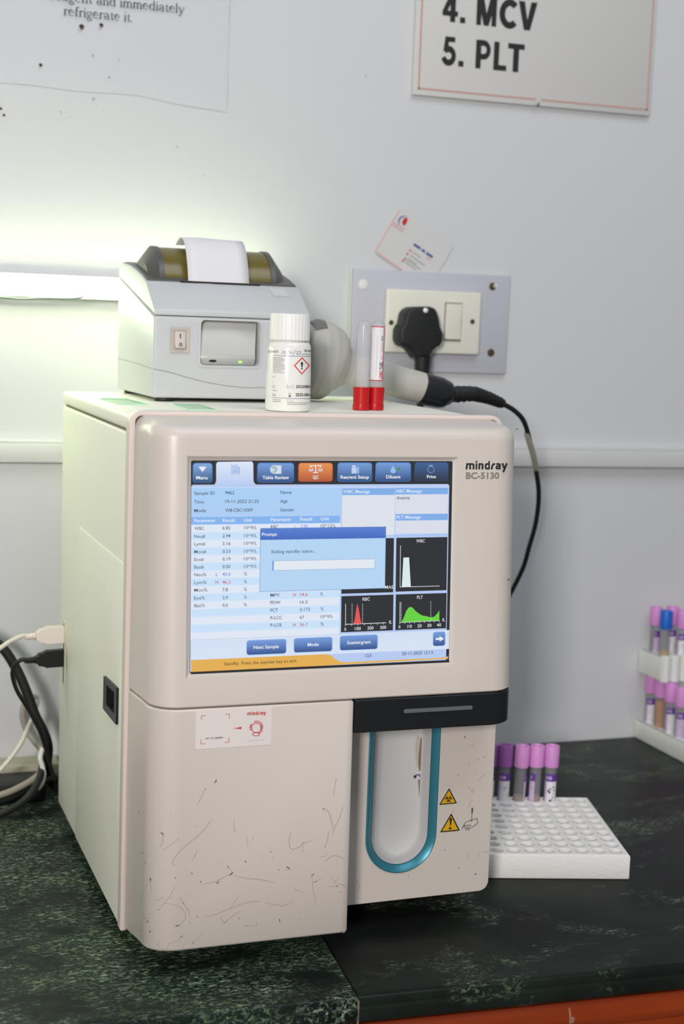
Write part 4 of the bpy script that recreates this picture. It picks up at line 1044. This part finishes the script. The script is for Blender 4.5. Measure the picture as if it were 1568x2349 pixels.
for u, v in ((897, 740), (1083, 738)):
    c = at(u, v, YW-.0145); b = B(); b.lathe([(.0030, -.0002), (.0030, .0004), (.0022, .0001)], seg=16, M=Matrix.Rotation(PI/2, 4, 'X'), c=(c.x, YW-.0145, c.z)); b.build('face_screw', MATS['old_brass'], fp)
c0, c1 = at(1018, 778, YW-.0145), at(1058, 698, YW-.0145)
b = B(); b.prism([(YW-.014, c0.z), (YW-.0175, c0.z), (YW-.0162, (c0.z+c1.z)/2), (YW-.0192, c1.z), (YW-.014, c1.z)], lambda y, z, x: (x, y, z), c0.x, c1.x, bev=.0006, seg=2)
b.build('rocker', MATS['cream_switch_plastic'], fp)
PL = thing('power_plug', 'black mains plug pushed into the cream wall socket', 'plug', tuple(at(968, 770, YW-.03)))
yp_ = YW-.040
pp2 = [(948, 704), (985, 703), (1000, 708), (1006, 728), (1010, 752), (1016, 762), (1015, 785), (1008, 794), (1001, 797), (993, 804), (987, 814), (985, 822), (953, 822), (950, 812), (938, 799), (920, 792), (916, 780), (917, 752), (926, 742), (930, 720), (936, 709)]
q = [at(u, v, yp_) for u, v in pp2]
b = B(); b.prism([(p.x, p.z) for p in q], lambda x, z, d: (x, d, z), YW-.042, YW-.0145, bev=.0040, seg=4)
b.build('plug_body', M_rubber, PL, True, smooth=50)
c_ = at(975, 712, YW-.0415)
b = B(); b.lathe([(.0030, -.001), (.0028, .0012), (.0015, .0020)], seg=16, M=Matrix.Rotation(PI/2, 4, 'X'), c=(c_.x, YW-.0418, c_.z)); b.build('plug_sticker', M_white, PL, True)
b = B()
s0, s1 = at(969, 818, YW-.034), at(967, 866, YW-.032)
b.tube([s0, s1], [.0088, .0080], 18, smooth=False)
for k in range(7): p = s0.lerp(s1, (k+.5)/7); b.tube([p+Vector((0, 0, .0010)), p-Vector((0, 0, .0010))], .0100-.0002*k, 18, smooth=False)
b.build('strain_relief', M_rubber, PL, True, smooth=40)
b = B(); b.tube([s1, s1+Vector((0, .004, -.05)), s1+Vector((-.01, .008, -.15)), s1+Vector((-.03, .008, -.30)), (.225, .505, .06), (.190, .490, .010), (.14, .475, .0045), (.08, .455, .0045), (.04, .435, .025), (.035, .4125, .045)], .0042, 12)
b.build('cord', M_rubber, PL, True)

# business card stuck behind the backing plate
CA, CB, CC = at(918, 474, YW-.002), at(1042, 562, YW-.002), at(850, 571, YW-.002)
ex = (CB-CA); wl = ex.length; ex.normalize(); ey = (CC-CA); hl = ey.length
ey = (ey-ex*ey.dot(ex)).normalized()
CD = thing('business_card', 'white business card tilted on the wall above the socket', 'card', tuple(CA+ex*wl/2+ey*hl/2))
def card(x, y, d=0): p = CA+ex*x+ey*y; return Vector((p.x, YW-.0014-d, p.z))
b = B(); q = rrect(0, 0, wl, hl, .0035, 5)
b.prism(q, lambda x, y, d: card(x, y, d), -.0004, .0003)
b.build('card_sheet', mat('card_white', (206, 205, 205), .5), CD, True, smooth=0)
b = B()
cu_ = lambda u, v: Vector((at(u, v, YW-.0022).x, YW-.0019, at(u, v, YW-.0022).z))
k31 = lambda x, y: cu_(760+x/3.136, 450+y/3.136)
put(b, [(545, 150), (548, 175), (535, 205), (515, 212), (508, 185), (522, 160)], [(0, 1, 2, 3, 4, 5)], k31, 0)
put(b, *ribbon([(535, 143), (505, 148), (488, 165), (483, 185), (490, 205)], [4, 9, 10, 8, 4]), k31, 1)
put(b, *ribbon([(445, 190), (528, 240)], 8), k31, 2); put(b, *ribbon([(437, 205), (518, 258)], 8), k31, 2)
for a_, c_ in (((592, 345), (640, 378)), ((648, 384), (672, 402)), ((682, 408), (728, 440))): put(b, *ribbon([a_, c_], 17), k31, 1)
put(b, *ribbon([(682, 440), (708, 458)], 8), k31, 2)
for x, y in ((566, 392), (546, 416), (530, 450), (515, 465)): put(b, arc(x, y, 8, 0, 360, 8), [tuple(range(9))], k31, 0)
for a_, c_ in (((582, 400), (640, 442)), ((565, 425), (622, 466)), ((548, 446), (612, 492)), ((620, 466), (672, 500)), ((540, 458), (640, 528)), ((528, 472), (608, 530))): put(b, *ribbon([a_, c_], 6), k31, 3)
b.build('card_print', [M_red, mat('card_navy', (70, 76, 150), .6), mat('card_pink', (214, 150, 158), .6), mat('card_grey', (150, 148, 152), .6)], CD, True, smooth=0)
b = B(); put(b, *ribbon([(0.001, .004), (.001, hl-.004), (.004, hl-.0012), (wl*.5, hl-.0012)], .0018), lambda x, y: card(x, y, .0005)); b.build('card_border', mat('card_pink_edge', (220, 176, 172), .6), CD, True, smooth=0)

# wall sign with test names
SG = thing('wall_sign', 'white rectangular wall sign with black test names and red border', 'sign', (.41, YW, .95))
yS = YW-.006
q0, q1 = at(947, 217, yS), at(1491, 266, yS)
sx0_, sx1_, sz_ = q0.x, q1.x, (q0.z+q1.z)/2
b = B(); b.box(sx0_, sx1_, yS, YW-.001, sz_, sz_+.42, .0010, 2)
b.build('board', mat('sign_white', (206, 204, 202), .4), SG, True)
b = B()
L0, L1, LB = at(958, 203, yS-.0003).x, at(1485, 250, yS-.0003).x, (at(958, 204, yS-.0003).z+at(1485, 254, yS-.0003).z)/2
for x0, x1, z0, z1 in ((L0, L0+.0019, LB, sz_+.41), (L1-.0019, L1, LB, sz_+.41), (L0, at(1228, 236, yS).x, LB, LB+.0019), (at(1240, 236, yS).x, L1, LB, LB+.0019)): b.box(x0, x1, yS-.0004, yS+.0002, z0, z1)
b.build('red_border', mat('faded_red', (192, 148, 138), .6), SG, True, smooth=0)
b = B()
def sgn(s, u0, u1, ub, vb, capm, bold=.035):
    a0, a1 = at(u0, vb, yS), at(u1, vb+(u1-u0)*.09, yS); V, F = text_fit(s, a0.x, a1.x, a0.z, capm, bold); b.geo([(x, yS-.0004, z) for x, z in V], F)
CP = .0322
def block(ch):
    rb = lambda pts, w: ribbon(pts, w)
    pg = lambda pts: (pts, [tuple(range(len(pts)))])
    return {'L': [pg([(0, 0), (.62, 0), (.62, .19), (.25, .19), (.25, 1), (0, 1)])],
            'T': [pg([(0, 1), (0, .81), (.24, .81), (.24, 0), (.49, 0), (.49, .81), (.73, .81), (.73, 1)])],
            'P': [pg([(0, 0), (.25, 0), (.25, 1), (0, 1)]), rb([(.1, .905), (.34, .905)]+arc(.37, .665, .235, 80, -80, 10, .24)+[(.34, .425), (.1, .425)], .20)],
            '5': [pg([(.13, .82), (.62, .82), (.62, 1), (.13, 1)]), pg([(.13, 1), (.34, 1), (.27, .52), (.05, .47)]), rb(arc(.32, .335, .255, 140, -165, 18, .24), .22)],
            '4': [rb([(.45, .98), (.08, .30)], .20), pg([(0, .20), (.72, .20), (.72, .38), (0, .38)]), pg([(.36, 0), (.60, 0), (.60, 1), (.36, 1)])],
            'C': [rb(arc(.42, .5, .31, 44, 316, 22, .40), .235)],
            'V': [pg([(0, 1), (.26, 1), (.40, .36), (.54, 1), (.80, 1), (.53, 0), (.27, 0)])],
            'M': [pg([(0, 0), (.215, 0), (.215, 1), (0, 1)]), pg([(.685, 0), (.9, 0), (.9, 1), (.685, 1)]), pg([(.02, 1), (.30, 1), (.56, 0), (.34, 0)]), pg([(.60, 1), (.88, 1), (.56, 0), (.34, 0)])],
            '.': [pg([(0, 0), (.2, 0), (.2, .2), (0, .2)])]}[ch]
for s, u0_, u1_, vb in (('5', 1011, 1044, 148.5), ('.', 1050, 1062, 150), ('P', 1089, 1123, 155), ('L', 1130, 1160, 160.5), ('T', 1162, 1200, 163), ('4', 1013, 1049, 48), ('.', 1054, 1066, 50.5), ('M', 1091, 1137, 59), ('C', 1143, 1184, 64), ('V', 1186, 1229, 67.5)):
    a0, a1 = at(u0_, vb, yS), at(u1_, vb, yS)
    zb_ = at(1011, 148.5, yS).z if vb > 100 else at(1013, 48, yS).z
    sh = block(s); xa = min(x for V, F in sh for x, z in V); xb = max(x for V, F in sh for x, z in V)
    for i_, (V, F) in enumerate(sh): b.geo([(a0.x+(x-xa)/(xb-xa)*(a1.x-a0.x), yS-.0004-.00003*i_, zb_+z*CP) for x, z in V], F)
b.build('lettering', M_ink, SG, True, smooth=0)
c = at(1232, 239, yS); b = B(); b.lathe([(.0022, -.0008), (.0022, .0016), (.0012, .0022)], seg=14, M=Matrix.Rotation(PI/2, 4, 'X'), c=(c.x, yS, c.z)); b.build('nail', mat('dull_steel', (150, 148, 146), .4, metal=.7), SG, True)

# taped notice in a plastic sleeve
NT = thing('paper_notice', 'crumpled paper notice taped high on the left of the wall', 'notice', (-.2, YW, .9))
b = B(); nx, nz = 40, 24
xr = at(524, 130, YW-.003).x; XL = -.52
def nbot(x):
    t = (x-at(0, 190, YW).x)/(xr-at(0, 190, YW).x); return .7560-.0030*t-.0085*max(0, t-.62)/.38+.0008*math.sin(t*14)
def nwave(x, z):
    t = (xr-x)
    return .0016+.0012*math.sin(9*x+14*z)*math.sin(21*z+3)+.0009*math.sin(60*z+25*x)*math.exp(-t*14)+.0006*math.sin(33*x-41*z)
grid = []
for j in range(nz+1):
    row = []
    for i in range(nx+1):
        x = XL+(xr-XL)*i/nx; zb_ = nbot(x); z = zb_+(1.12-zb_)*j/nz
        row.append(b.bm.verts.new((x, YW-.0006-max(.0003, nwave(x, z))*(0.06 if j == 0 else .5 if j == 1 else 1), z)))
    grid.append(row)
for j in range(nz):
    for i in range(nx): b.bm.faces.new((grid[j][i], grid[j][i+1], grid[j+1][i+1], grid[j+1][i]))
b.build('sleeve', mat('dull_plastic_sleeve', (205, 206, 211), .36), NT, True, smooth=180)
# serif lettering from strokes: (thick, thin) pen
def serif(ch):
    T, H = .16, .07     # stem, hairline (x-height = 1)
    S = {}
    def stem(x, y0, y1, s=True, top=True):
        r = [([(x, y0), (x, y1)], T)]
        if s: r.append(([(x-.16, y0+.03), (x+.16, y0+.03)], H))
        if top: r.append(([(x-.17, y1-.05), (x, y1-.01)], H))
        return r
    arch = lambda x, w: [(arc(x+w/2, .62, w/2, 180, 0, 10, .36), [H, H, .09, .11, .12, .13, .14, .15, T, T, T])]
    if ch == 'i': return stem(.2, 0, 1)+[([(.2, 1.32), (.2, 1.5)], .17)], .42
    if ch == 'l': return stem(.2, 0, 1.55), .42
    if ch == 'r': return stem(.2, 0, 1)+[([(.26, .72), (.4, .95), (.52, .97), (.6, .9)], [H, .09, .14, .16])], .66
    if ch == 'n': return stem(.2, 0, 1)+arch(.2, .52)+stem(.72, 0, .64, True, False), .95
    if ch == 'm': return stem(.2, 0, 1)+arch(.2, .5)+stem(.7, 0, .64, True, False)+arch(.7, .5)+stem(1.2, 0, .64, True, False), 1.42
    if ch == 'e': return [(arc(.45, .5, .36, 10, 318, 20, .49), [H]*4+[.1, .13, .16, .17, .17, .17, .16, .14, .12, .1, .09]+[H]*6), ([(.12, .56), (.8, .56)], H)], .92
    if ch == 'a': return [(arc(.38, .72, .3, 165, 20, 8, .27), [.12, .1, .08, .08, .1, .12, .14, T, T]), ([(.66, .8), (.66, .16), (.74, .04), (.84, .1)], [T, T, .1, H]), (arc(.4, .28, .28, 60, 330, 14, .27), [H, H, .1, .13, .15, .15, .15, .13, .1, .08, H, H, H, H, H])], .9
    if ch == 'd': return [(arc(.42, .49, .32, 40, 330, 16, .48), [H]*4+[.12, .15, T, T, T, T, .13, .1]+[H]*5)]+stem(.74, .02, 1.55, False)+[([(.74, .04), (.9, .06)], H)], .98
    if ch == 'g': return [(arc(.4, .66, .27, 0, 360, 18, .33), [.14, .12, .1, .08, H, H, .08, .1, .13, .15, .13, .1, .08, H, H, .08, .1, .12, .14]), ([(.58, .88), (.8, .95)], .09), (arc(.42, -.22, .33, 0, 360, 18, .22), .1), ([(.25, .34), (.2, .16), (.4, .08)], .1)], .9
    if ch == 't': return [([(.28, 1.25), (.28, .2), (.38, .04), (.55, .12)], [H, T, .12, H]), ([(.06, .94), (.52, .94)], H)], .6
    if ch == 'f': return stem(.25, 0, 1.2, True, False)+[([(.25, 1.2), (.32, 1.48), (.5, 1.55), (.62, 1.44)], [T, .13, .09, .13]), ([(.05, .95), (.5, .95)], H)], .6
    if ch == 'y': return [([(.16, .97), (.48, .05)], T), ([(.82, .97), (.48, .05), (.36, -.3), (.22, -.42), (.1, -.36)], [H, .08, .08, .1, .14]), ([(.02, .97), (.32, .97)], H), ([(.66, .97), (.94, .97)], H)], .95
    if ch == '.': return [([(.12, .0), (.12, .16)], .17)], .36
    if ch == ',': return [([(.14, .14), (.1, -.2)], .12)], .36
    return [], .5
def serif_line(b, s, x0, x1, z0, xh, yy):
    adv = [serif(c)[1] for c in s]; tot = sum(adv); k = (x1-x0)/tot; x = 0
    for c, a in zip(s, adv):
        for pts, w in serif(c)[0]:
            V, F = ribbon([(x0+(x+px_)*k, z0+pz_*xh) for px_, pz_ in pts], [q_*k for q_ in w] if isinstance(w, list) else w*k)
            b.geo([(X_, YW-.0042, Z_) for X_, Z_ in V], F)
        x += a
b = B()
p0, p1 = at(145, 34, YW-.004), at(305, 50, YW-.004); serif_line(b, 'refrigerate it.', p0.x, p1.x, p0.z, .0062, 0)
p1 = at(423, 31, YW-.004); pg = at(158, 3, YW-.004); serif_line(b, 'reagent and immediately', pg.x-.0195, p1.x, (p1.z+pg.z)/2, .0062, 0)
b.build('notice_lettering', mat('notice_ink', (84, 88, 96), .6), NT, True, smooth=0)
b = B()
for u, v, d_ in ((187, 61, 11), (232, 57.5, 9), (93, 149, 7.5), (213, 127, 4), (272, 138, 3), (250, 177, 4)):
    c = at(u, v, YW-.0044); r = d_/2/2120
    b.poly([(c.x+r*math.cos(a)*(1+.15*math.sin(3*a)), YW-.0044, c.z+r*math.sin(a)) for a in [2*PI*k/14 for k in range(14)]], 0 if d_ > 5 else 1)
b.build('specks', [M_stain, mat('grey_speck', (140, 138, 136), .7)], NT, True, smooth=0)['kind'] = 'stuff'

# ------------------------------------------------------------------ batten tube light on the wall behind the printer
TL = thing('tube_light', 'glowing batten tube light on the wall behind the printer', 'light', (-.45, YW, .546))
TX0, TX1 = -.95, .10
b = B(); b.box(TX0, TX1, YW-.022, YW-.0004, .5345, .5590, .002, 2)
b.build('housing', mat('white_metal', (236, 238, 232), .4), TL, True)
b = B()
pr_ = [(YW-.021-.0105*math.sin(a), .5468-.0112*math.cos(a)) for a in [PI*k/12 for k in range(13)]]
b.prism(pr_, lambda y, z, x: (x, y, z), TX0+.012, TX1-.012)
b.build('diffuser', mat('glowing_diffuser', (255, 255, 255), .4, emit=(.87, 1.0, .62), estr=31), TL, True)
for x in (TX0, TX1-.012):
    b = B(); b.box(x, x+.0125, YW-.034, YW-.001, .5335, .5600, .002, 2); b.build('end_cap', MATS['white_metal'], TL, True)
b = B()
wp = [(-60, 678), (0, 682), (50, 686), (100, 684), (150, 685), (178, 683), (205, 678)]
b.tube([at(u, v, YW-.036) for u, v in wp], .0011, 8)
tag(b.build('sagging_wire', mat('grey_wire', (120, 136, 128), .5)), 'thin sagging wire along the lower edge of the tube light', 'wire')

# ------------------------------------------------------------------ cables at the left
def cable(name, label, pts, r, m, group=None, cat='cable'):
    b = B(); b.tube([at(*p) if len(p) == 3 else p[3] for p in pts], r, 12); return tag(b.build(name, m, smooth=60), label, cat, group)
M_wcab = mat('off_white_cable', (214, 208, 196), .5); M_gcab = mat('grey_beige_cable', (160, 154, 142), .55)
def usb(name, label, va, vb, m, mc, path, rc):
    y = .3785
    zt_, zb_ = atx(148, va, -HW).z, atx(148, vb, -HW).z; zc_ = (zt_+zb_)/2; h = (zt_-zb_)
    r_ = thing(name, label, 'cable', (-.19, y, zc_-h/2))
    dz_ = -.0011 if m is M_wcab_plug else -.0014
    P = lambda s, hh: (-HW-.0012-s, zc_+dz_*s/.01*.3, hh)
    b = B()
    prof = [(0, h*.50), (.0175, h*.50), (.0205, h*.40), (.0250, h*.36), (.0262, h*.24), (.028, h*.22)]
    topl = [(-HW-.0012-s, zc_+hh-s*.04) for s, hh in prof]; botl = [(-HW-.0012-s, zc_-hh-s*.04) for s, hh in prof]
    b.prism(topl+botl[::-1], lambda x, z, d: (x, d, z), y-.0042, y+.0042, bev=.0005, seg=2)
    b.build('usb_plug', m, r_, True, smooth=20)
    b = B(); s0_ = Vector((-HW-.0012-.028, y, zc_-.0011)); d = Vector((-1, 0, -.06)).normalized()
    for k in range(3): p = s0_+d*(.0016+.0030*k); b.tube([p-d*.0010, p+d*.0010], .0036-.0003*k, 14, smooth=False)
    b.tube([s0_, s0_+d*.011], .0026, 12, smooth=False)
    b.build('strain_relief', m, r_, True)
    b = B(); b.tube([s0_+d*.008]+[at(*q_) for q_ in path], rc, 12); b.build('cable', mc, r_, True, smooth=60)
    return r_
M_wcab_plug = mat('pinkish_white_plug', (226, 215, 206), .45)
usb('usb_cable', 'white usb cable plugged into the left side of the analyzer', 1433, 1472, M_wcab_plug, M_wcab, [(52, 1459, .377), (24, 1471, .37), (0, 1487, .362), (-40, 1515, .35), (-90, 1560, .345)], .0022)
usb('usb_cable', 'black usb cable plugged in below the white usb cable', 1488, 1527, M_black, M_rubber, [(52, 1513, .378), (40, 1519, .379), (31, 1532, .382), (29, 1552, .388), (40, 1586, .398), (62, 1622, .412), (84, 1660, .425), (100, 1700, .435), (112, 1745, .442), (125, 1790, .446)], .0022)
cable('power_cable', 'thick black cable sweeping from the left edge down behind the analyzer', [(-60, 1445, .47), (0, 1481, .47), (35, 1530, .468), (62, 1590, .466), (80, 1640, .465), (100, 1680, .465), (110, 1715, .466), (108, 1760, .47), (122, 1798, .48), (160, 1812, .485)], .0054, M_rubber)
cable('white_cable', 'off white cable hanging in a curve left of the analyzer', [(86, 1606, .490), (81, 1630, .486), (73, 1650, .478), (62, 1674, .460), (46, 1708, .44), (20, 1744, .43), (-10, 1776, .422), (-60, 1815, .415)], .0024, M_wcab)
cable('ribbon_cable', 'grey beige cable looped against the wall behind the white cable', [(70, 1596, .512), (56, 1616, .515), (52, 1645, .516), (62, 1676, .516), (80, 1702, .512), (98, 1722, .505)], .0035, M_gcab)
cable('beige_cable', 'beige cable lying low across the counter at far left', [(96, 1768, .45), (78, 1786, .44), (50, 1803, .43), (18, 1818, .42), (-30, 1832, .41), (-80, 1840, .40)], .0034, M_gcab)
cable('silver_cable', 'bright silvery cable end dangling over the black cables', [(98, 1716, .445), (92, 1738, .442), (97, 1758, .44), (100, 1778, .438), (96, 1796, .436), (86, 1810, .434)], .0027, mat('silvery_sheath', (222, 222, 218), .3))
cable('black_cable', 'black cable coiled on the counter in front of the beige cable', [(97, 1752, .455), (92, 1780, .43), (78, 1810, .408), (54, 1838, .392), (22, 1858, .38), (-20, 1874, .375), (-80, 1885, .37)], .0038, M_rubber)
cable('black_cable', 'black cable lying flat on the counter close to the wall', [(160, 1780, .49), (120, 1786, .47), (80, 1800, .455), (40, 1822, .43), (0, 1838, .42), (-50, 1850, .41)], .0040, M_rubber)
AD = thing('power_adapter', 'black adapter box on the counter behind the tangled cables', 'adapter', (-.20, .475, 0))
b = B(); b.box(-.262, -.168, .452, .502, .0005, .020, .003, 3); b.build('adapter_case', M_black, AD, True)
b = B(); b.box(-.268, -.262, .470, .484, .006, .014, .001, 2); b.build('adapter_socket', M_rubber, AD, True)

# ------------------------------------------------------------------ tube racks
def hole_rack(b, nx_, ny_, px_, py_, r, h, depth, mx, my, seg=20, cham=.002):
    # corner of the hole field at (0,0), rows along +y
    X_, Y_ = nx_*px_, ny_*py_
    def sq(a, cx, cy):
        c, s = math.cos(a), math.sin(a); k = 1/max(abs(c)/(px_/2), abs(s)/(py_/2)); return (cx+c*k, cy+s*k)
    base = math.atan2(py_, px_)
    ang = sorted(set([round(x, 6) for x in [base, PI-base, PI+base, 2*PI-base]+[2*PI*k/seg for k in range(seg)]]))
    n = len(ang)
    for i in range(nx_):
        for j in range(ny_):
            cx, cy = (i+.5)*px_, (j+.5)*py_
            L_ = [[b.bm.verts.new((*sq(a, cx, cy), h)) for a in ang]]
            for rr, z in ((r+.0005, h), (r, h-.0006), (r, h-depth)): L_.append([b.bm.verts.new((cx+rr*math.cos(a), cy+rr*math.sin(a), z)) for a in ang])
            for p, q in zip(L_, L_[1:]):
                for k in range(n): b.bm.faces.new((p[k], p[(k+1) % n], q[(k+1) % n], q[k]))
            b.bm.faces.new(L_[-1])
    e0 = [(0, 0), (X_, 0), (X_, Y_), (0, Y_)]
    def rect(m, z): return [b.bm.verts.new(p) for p in ((-mx+m, -my+m, z), (X_+mx-m, -my+m, z), (X_+mx-m, Y_+my-m, z), (-mx+m, Y_+my-m, z))]
    L_ = [[b.bm.verts.new((x, y, h)) for x, y in e0], rect(cham, h), rect(cham*.3, h-cham*.3), rect(0, h-cham), rect(0, cham), rect(cham*.3, cham*.3), rect(cham, 0)]
    for p, q in zip(L_, L_[1:]):
        for k in range(4): b.bm.faces.new((p[k], p[(k+1) % 4], q[(k+1) % 4], q[k]))
    b.bm.faces.new(L_[-1][::-1])
FR = Vector((.3325, .0955, 0)); fa = -.268
NX, NY, PXX, PYY = 9, 10, .0166, .0169
MX = MY = .0028
b = B(); hole_rack(b, NX, NY, PXX, PYY, .0064, .0245, .0195, MX, MY)
foam = tag(b.build('foam_tube_rack', M_foam, smooth=30), 'white foam tube rack on the counter beside the analyzer', 'tube rack')
RM = Matrix.Rotation(fa, 4, 'Z')
foam.rotation_euler = (0, 0, fa)
corner = RM @ Vector((NX*PXX+MX, -MY, 0)); foam.location = (FR.x-corner.x, FR.y-corner.y, 0)
M_tclear = clear_mat('clear_vial_plastic', (232, 232, 234), (200, 198, 204), .24, .15)
M_blood = mat('tan_serum', (226, 154, 88), .35); M_yserum = mat('yellow_serum', (222, 186, 40), .35); M_residue = mat('pale_brown_residue', (190, 160, 140), .5)
def vial(loc, label, group, capm, lab=None, rotz=0, tilt=(0, 0), fluid=None, fh=.02, writing=0):
    r_ = thing('sample_tube', label, 'sample tube', loc, group, (tilt[0], tilt[1], 0))
    b = B(); b.lathe([(.0003, 0), (.003, .0006), (.0052, .0028), (.0063, .006), (.0064, .068)], seg=24, cap1=False); b.build('tube_wall', M_tclear, r_)
    b = B(); b.lathe([(.0067, .0558), (.0077, .0562), (.0079, .058), (.0079, .0775), (.0074, .0788), (.0050, .0789), (.0044, .0778), (.0040, .0760)], seg=32); b.build('cap', capm, r_, smooth=35)
    if fluid:
        b = B(); b.lathe([(.0003, .0008), (.0030, .0012), (.0050, .0034), (.0058, .0065), (.0058, fh)], seg=20); b.build('fluid', fluid, r_)
    if lab:
        b = B(); R_ = .00655
        kind, a0, a1 = lab
        def patch(aa, ab, za, zb, mi, d=0):
            k = max(2, int(abs(ab-aa)/10)); V = []
            for i in range(k+1):
                a = math.radians(aa+(ab-aa)*i/k)+rotz; V += [((R_+d)*math.cos(a), (R_+d)*math.sin(a), za), ((R_+d)*math.cos(a), (R_+d)*math.sin(a), zb)]
            b.geo(V, [(2*i, 2*i+2, 2*i+3, 2*i+1) for i in range(k)], mi)
        patch(a0, a1, .010, .0485, 0 if kind == 'w' else 1); patch(a0, a1, .0410, .0490, 2, .00005)
        patch(a0+12, a0+22, .0430, .0470, 1, .0001)
        if a1-a0 > 70:
            patch(a0+30, a0+38, .0432, .0466, 1, .0001); patch(a0+44, min(a1-6, a0+62), .0432, .0466, 1, .0001)
        if kind == 'w': patch(a0, a0+22, .010, .041, 1, .00004)
        rr = random.Random(int(loc[0]*1e4))
        for k in range(writing):
            aa = a0+30+rr.random()*max(5, a1-a0-55); za = .012+rr.random()*.024
            patch(aa, aa+3+rr.random()*14, za, za+.0006+rr.random()*.002*(1 if writing > 10 else .6), 3 if writing > 10 else 4, .00012)
        b.build('tube_label', [M_label, M_lilac, M_purple, M_ink, mat('lilac_pen', (130, 116, 160), .6)], r_, smooth=60)
    return r_
G1 = 'sample tubes in the foam rack'
def fpos(ci, row=9): p = RM @ Vector(((NX-1-ci+.5)*PXX, (row+.5)*PYY, 0)); return (p.x+foam.location.x, p.y+foam.location.y, .0053)
vial(fpos(2), 'lavender capped tube with black handwriting, rightmost in the foam rack', G1, M_lav, ('w', -170, -45), 0, (0, .01), None, .02, 22)
vial(fpos(3), 'lavender capped tube next to the handwritten one in the foam rack', G1, M_lav, ('l', -175, -120), 0, (0, .02), M_residue, .024, 3)
vial(fpos(4), 'lavender capped tube with brown dregs, leaning in the foam rack', G1, M_lav, ('l', -75, -15), 0, (.03, .015), M_residue, .024, 3)
vial(fpos(5), 'darker violet capped tube fourth from the right in the foam rack', G1, M_lavd, ('w', -165, -45), 0, (0, .012), None, .02, 9)
vial(fpos(6), 'violet capped tube half hidden by the analyzer in the foam rack', G1, M_lavd, ('w', -120, 10), 0, (0, .01), M_residue, .024, 4)

# plastic racks at the right edge: a lower one full of tubes and a scalloped one resting on their caps
RX, RP = .5990, .0238
b = B(); hole_rack(b, 8, 7, RP, RP, .0069, .0240, .018, .0008, .002)
lr = tag(b.build('tube_rack', M_rackw, smooth=30), 'low white plastic rack at right edge full of lavender tubes', 'tube rack'); lr.location = (RX+.0008, YW-.004-7*RP, 0)
G2 = 'sample tubes in the low plastic rack'
yr = lambda k: YW-.004-(k+.5)*RP
xr_ = lambda k: RX+.0008+(k+.5)*RP
specs = [('w', 'lavender capped tube closest to the wall in the low rack', None), (None, 'lavender capped tube filled with tan fluid in the low rack', M_blood), ('w', 'lavender capped tube just in front of the tan filled one', None), ('l', 'lavender capped tube with violet label, fourth from the wall', None)]
for k, (lb, tx, fl) in enumerate(specs):
    vial((xr_(0)-.001, yr(k), .0066), tx, G2, M_lav, (lb, -165, -60) if lb else None, 0, (0, 0), fl, .052, 5 if lb else 0)
UZ0 = .0864
b = B(); hole_rack(b, 8, 2, RP, RP, .0069, .031, .024, .0008, .002)
for k in range(15):
    cx = .006+k*.0134
    b.lathe([(.0062, 0), (.0062, .0315), (.0052, .0325)], (cx, -.0025, 0), 16)
ur_ = tag(b.build('scalloped_tube_rack', M_rackw, smooth=30), 'white scalloped tube rack resting on the lavender caps at right', 'tube rack'); ur_.location = (RX+.0008, YW-.004-2*RP, UZ0)
G3 = 'sample tubes in the scalloped rack'
vial((xr_(0), yr(0), UZ0+.0085), 'lavender capped tube behind the blue capped tube', G3, M_lav, ('l', -130, -60), 0, (0, 0), None, .02, 2)
vial((xr_(0), yr(1), UZ0+.0085), 'only blue capped tube, holding a little yellow serum', G3, M_blue, None, 0, (0, 0), M_yserum, .027)
vial((xr_(1), yr(0), UZ0+.0085), 'lavender capped tube right behind the blue capped tube, by the wall', G3, M_lav, ('w', -165, -60), 0, (0, 0), None, .02, 3)
vial((xr_(1), yr(1), UZ0+.0085), 'lavender capped tube immediately right of the blue capped tube', G3, M_lav, ('w', -165, -60), 0, (0, 0), None, .02, 6)
vial((xr_(2), yr(1), UZ0+.0085), 'lavender capped tube cut by the right edge of the scalloped rack view', G3, M_lav, ('w', -165, -60), 0, (0, 0), None, .02, 6)
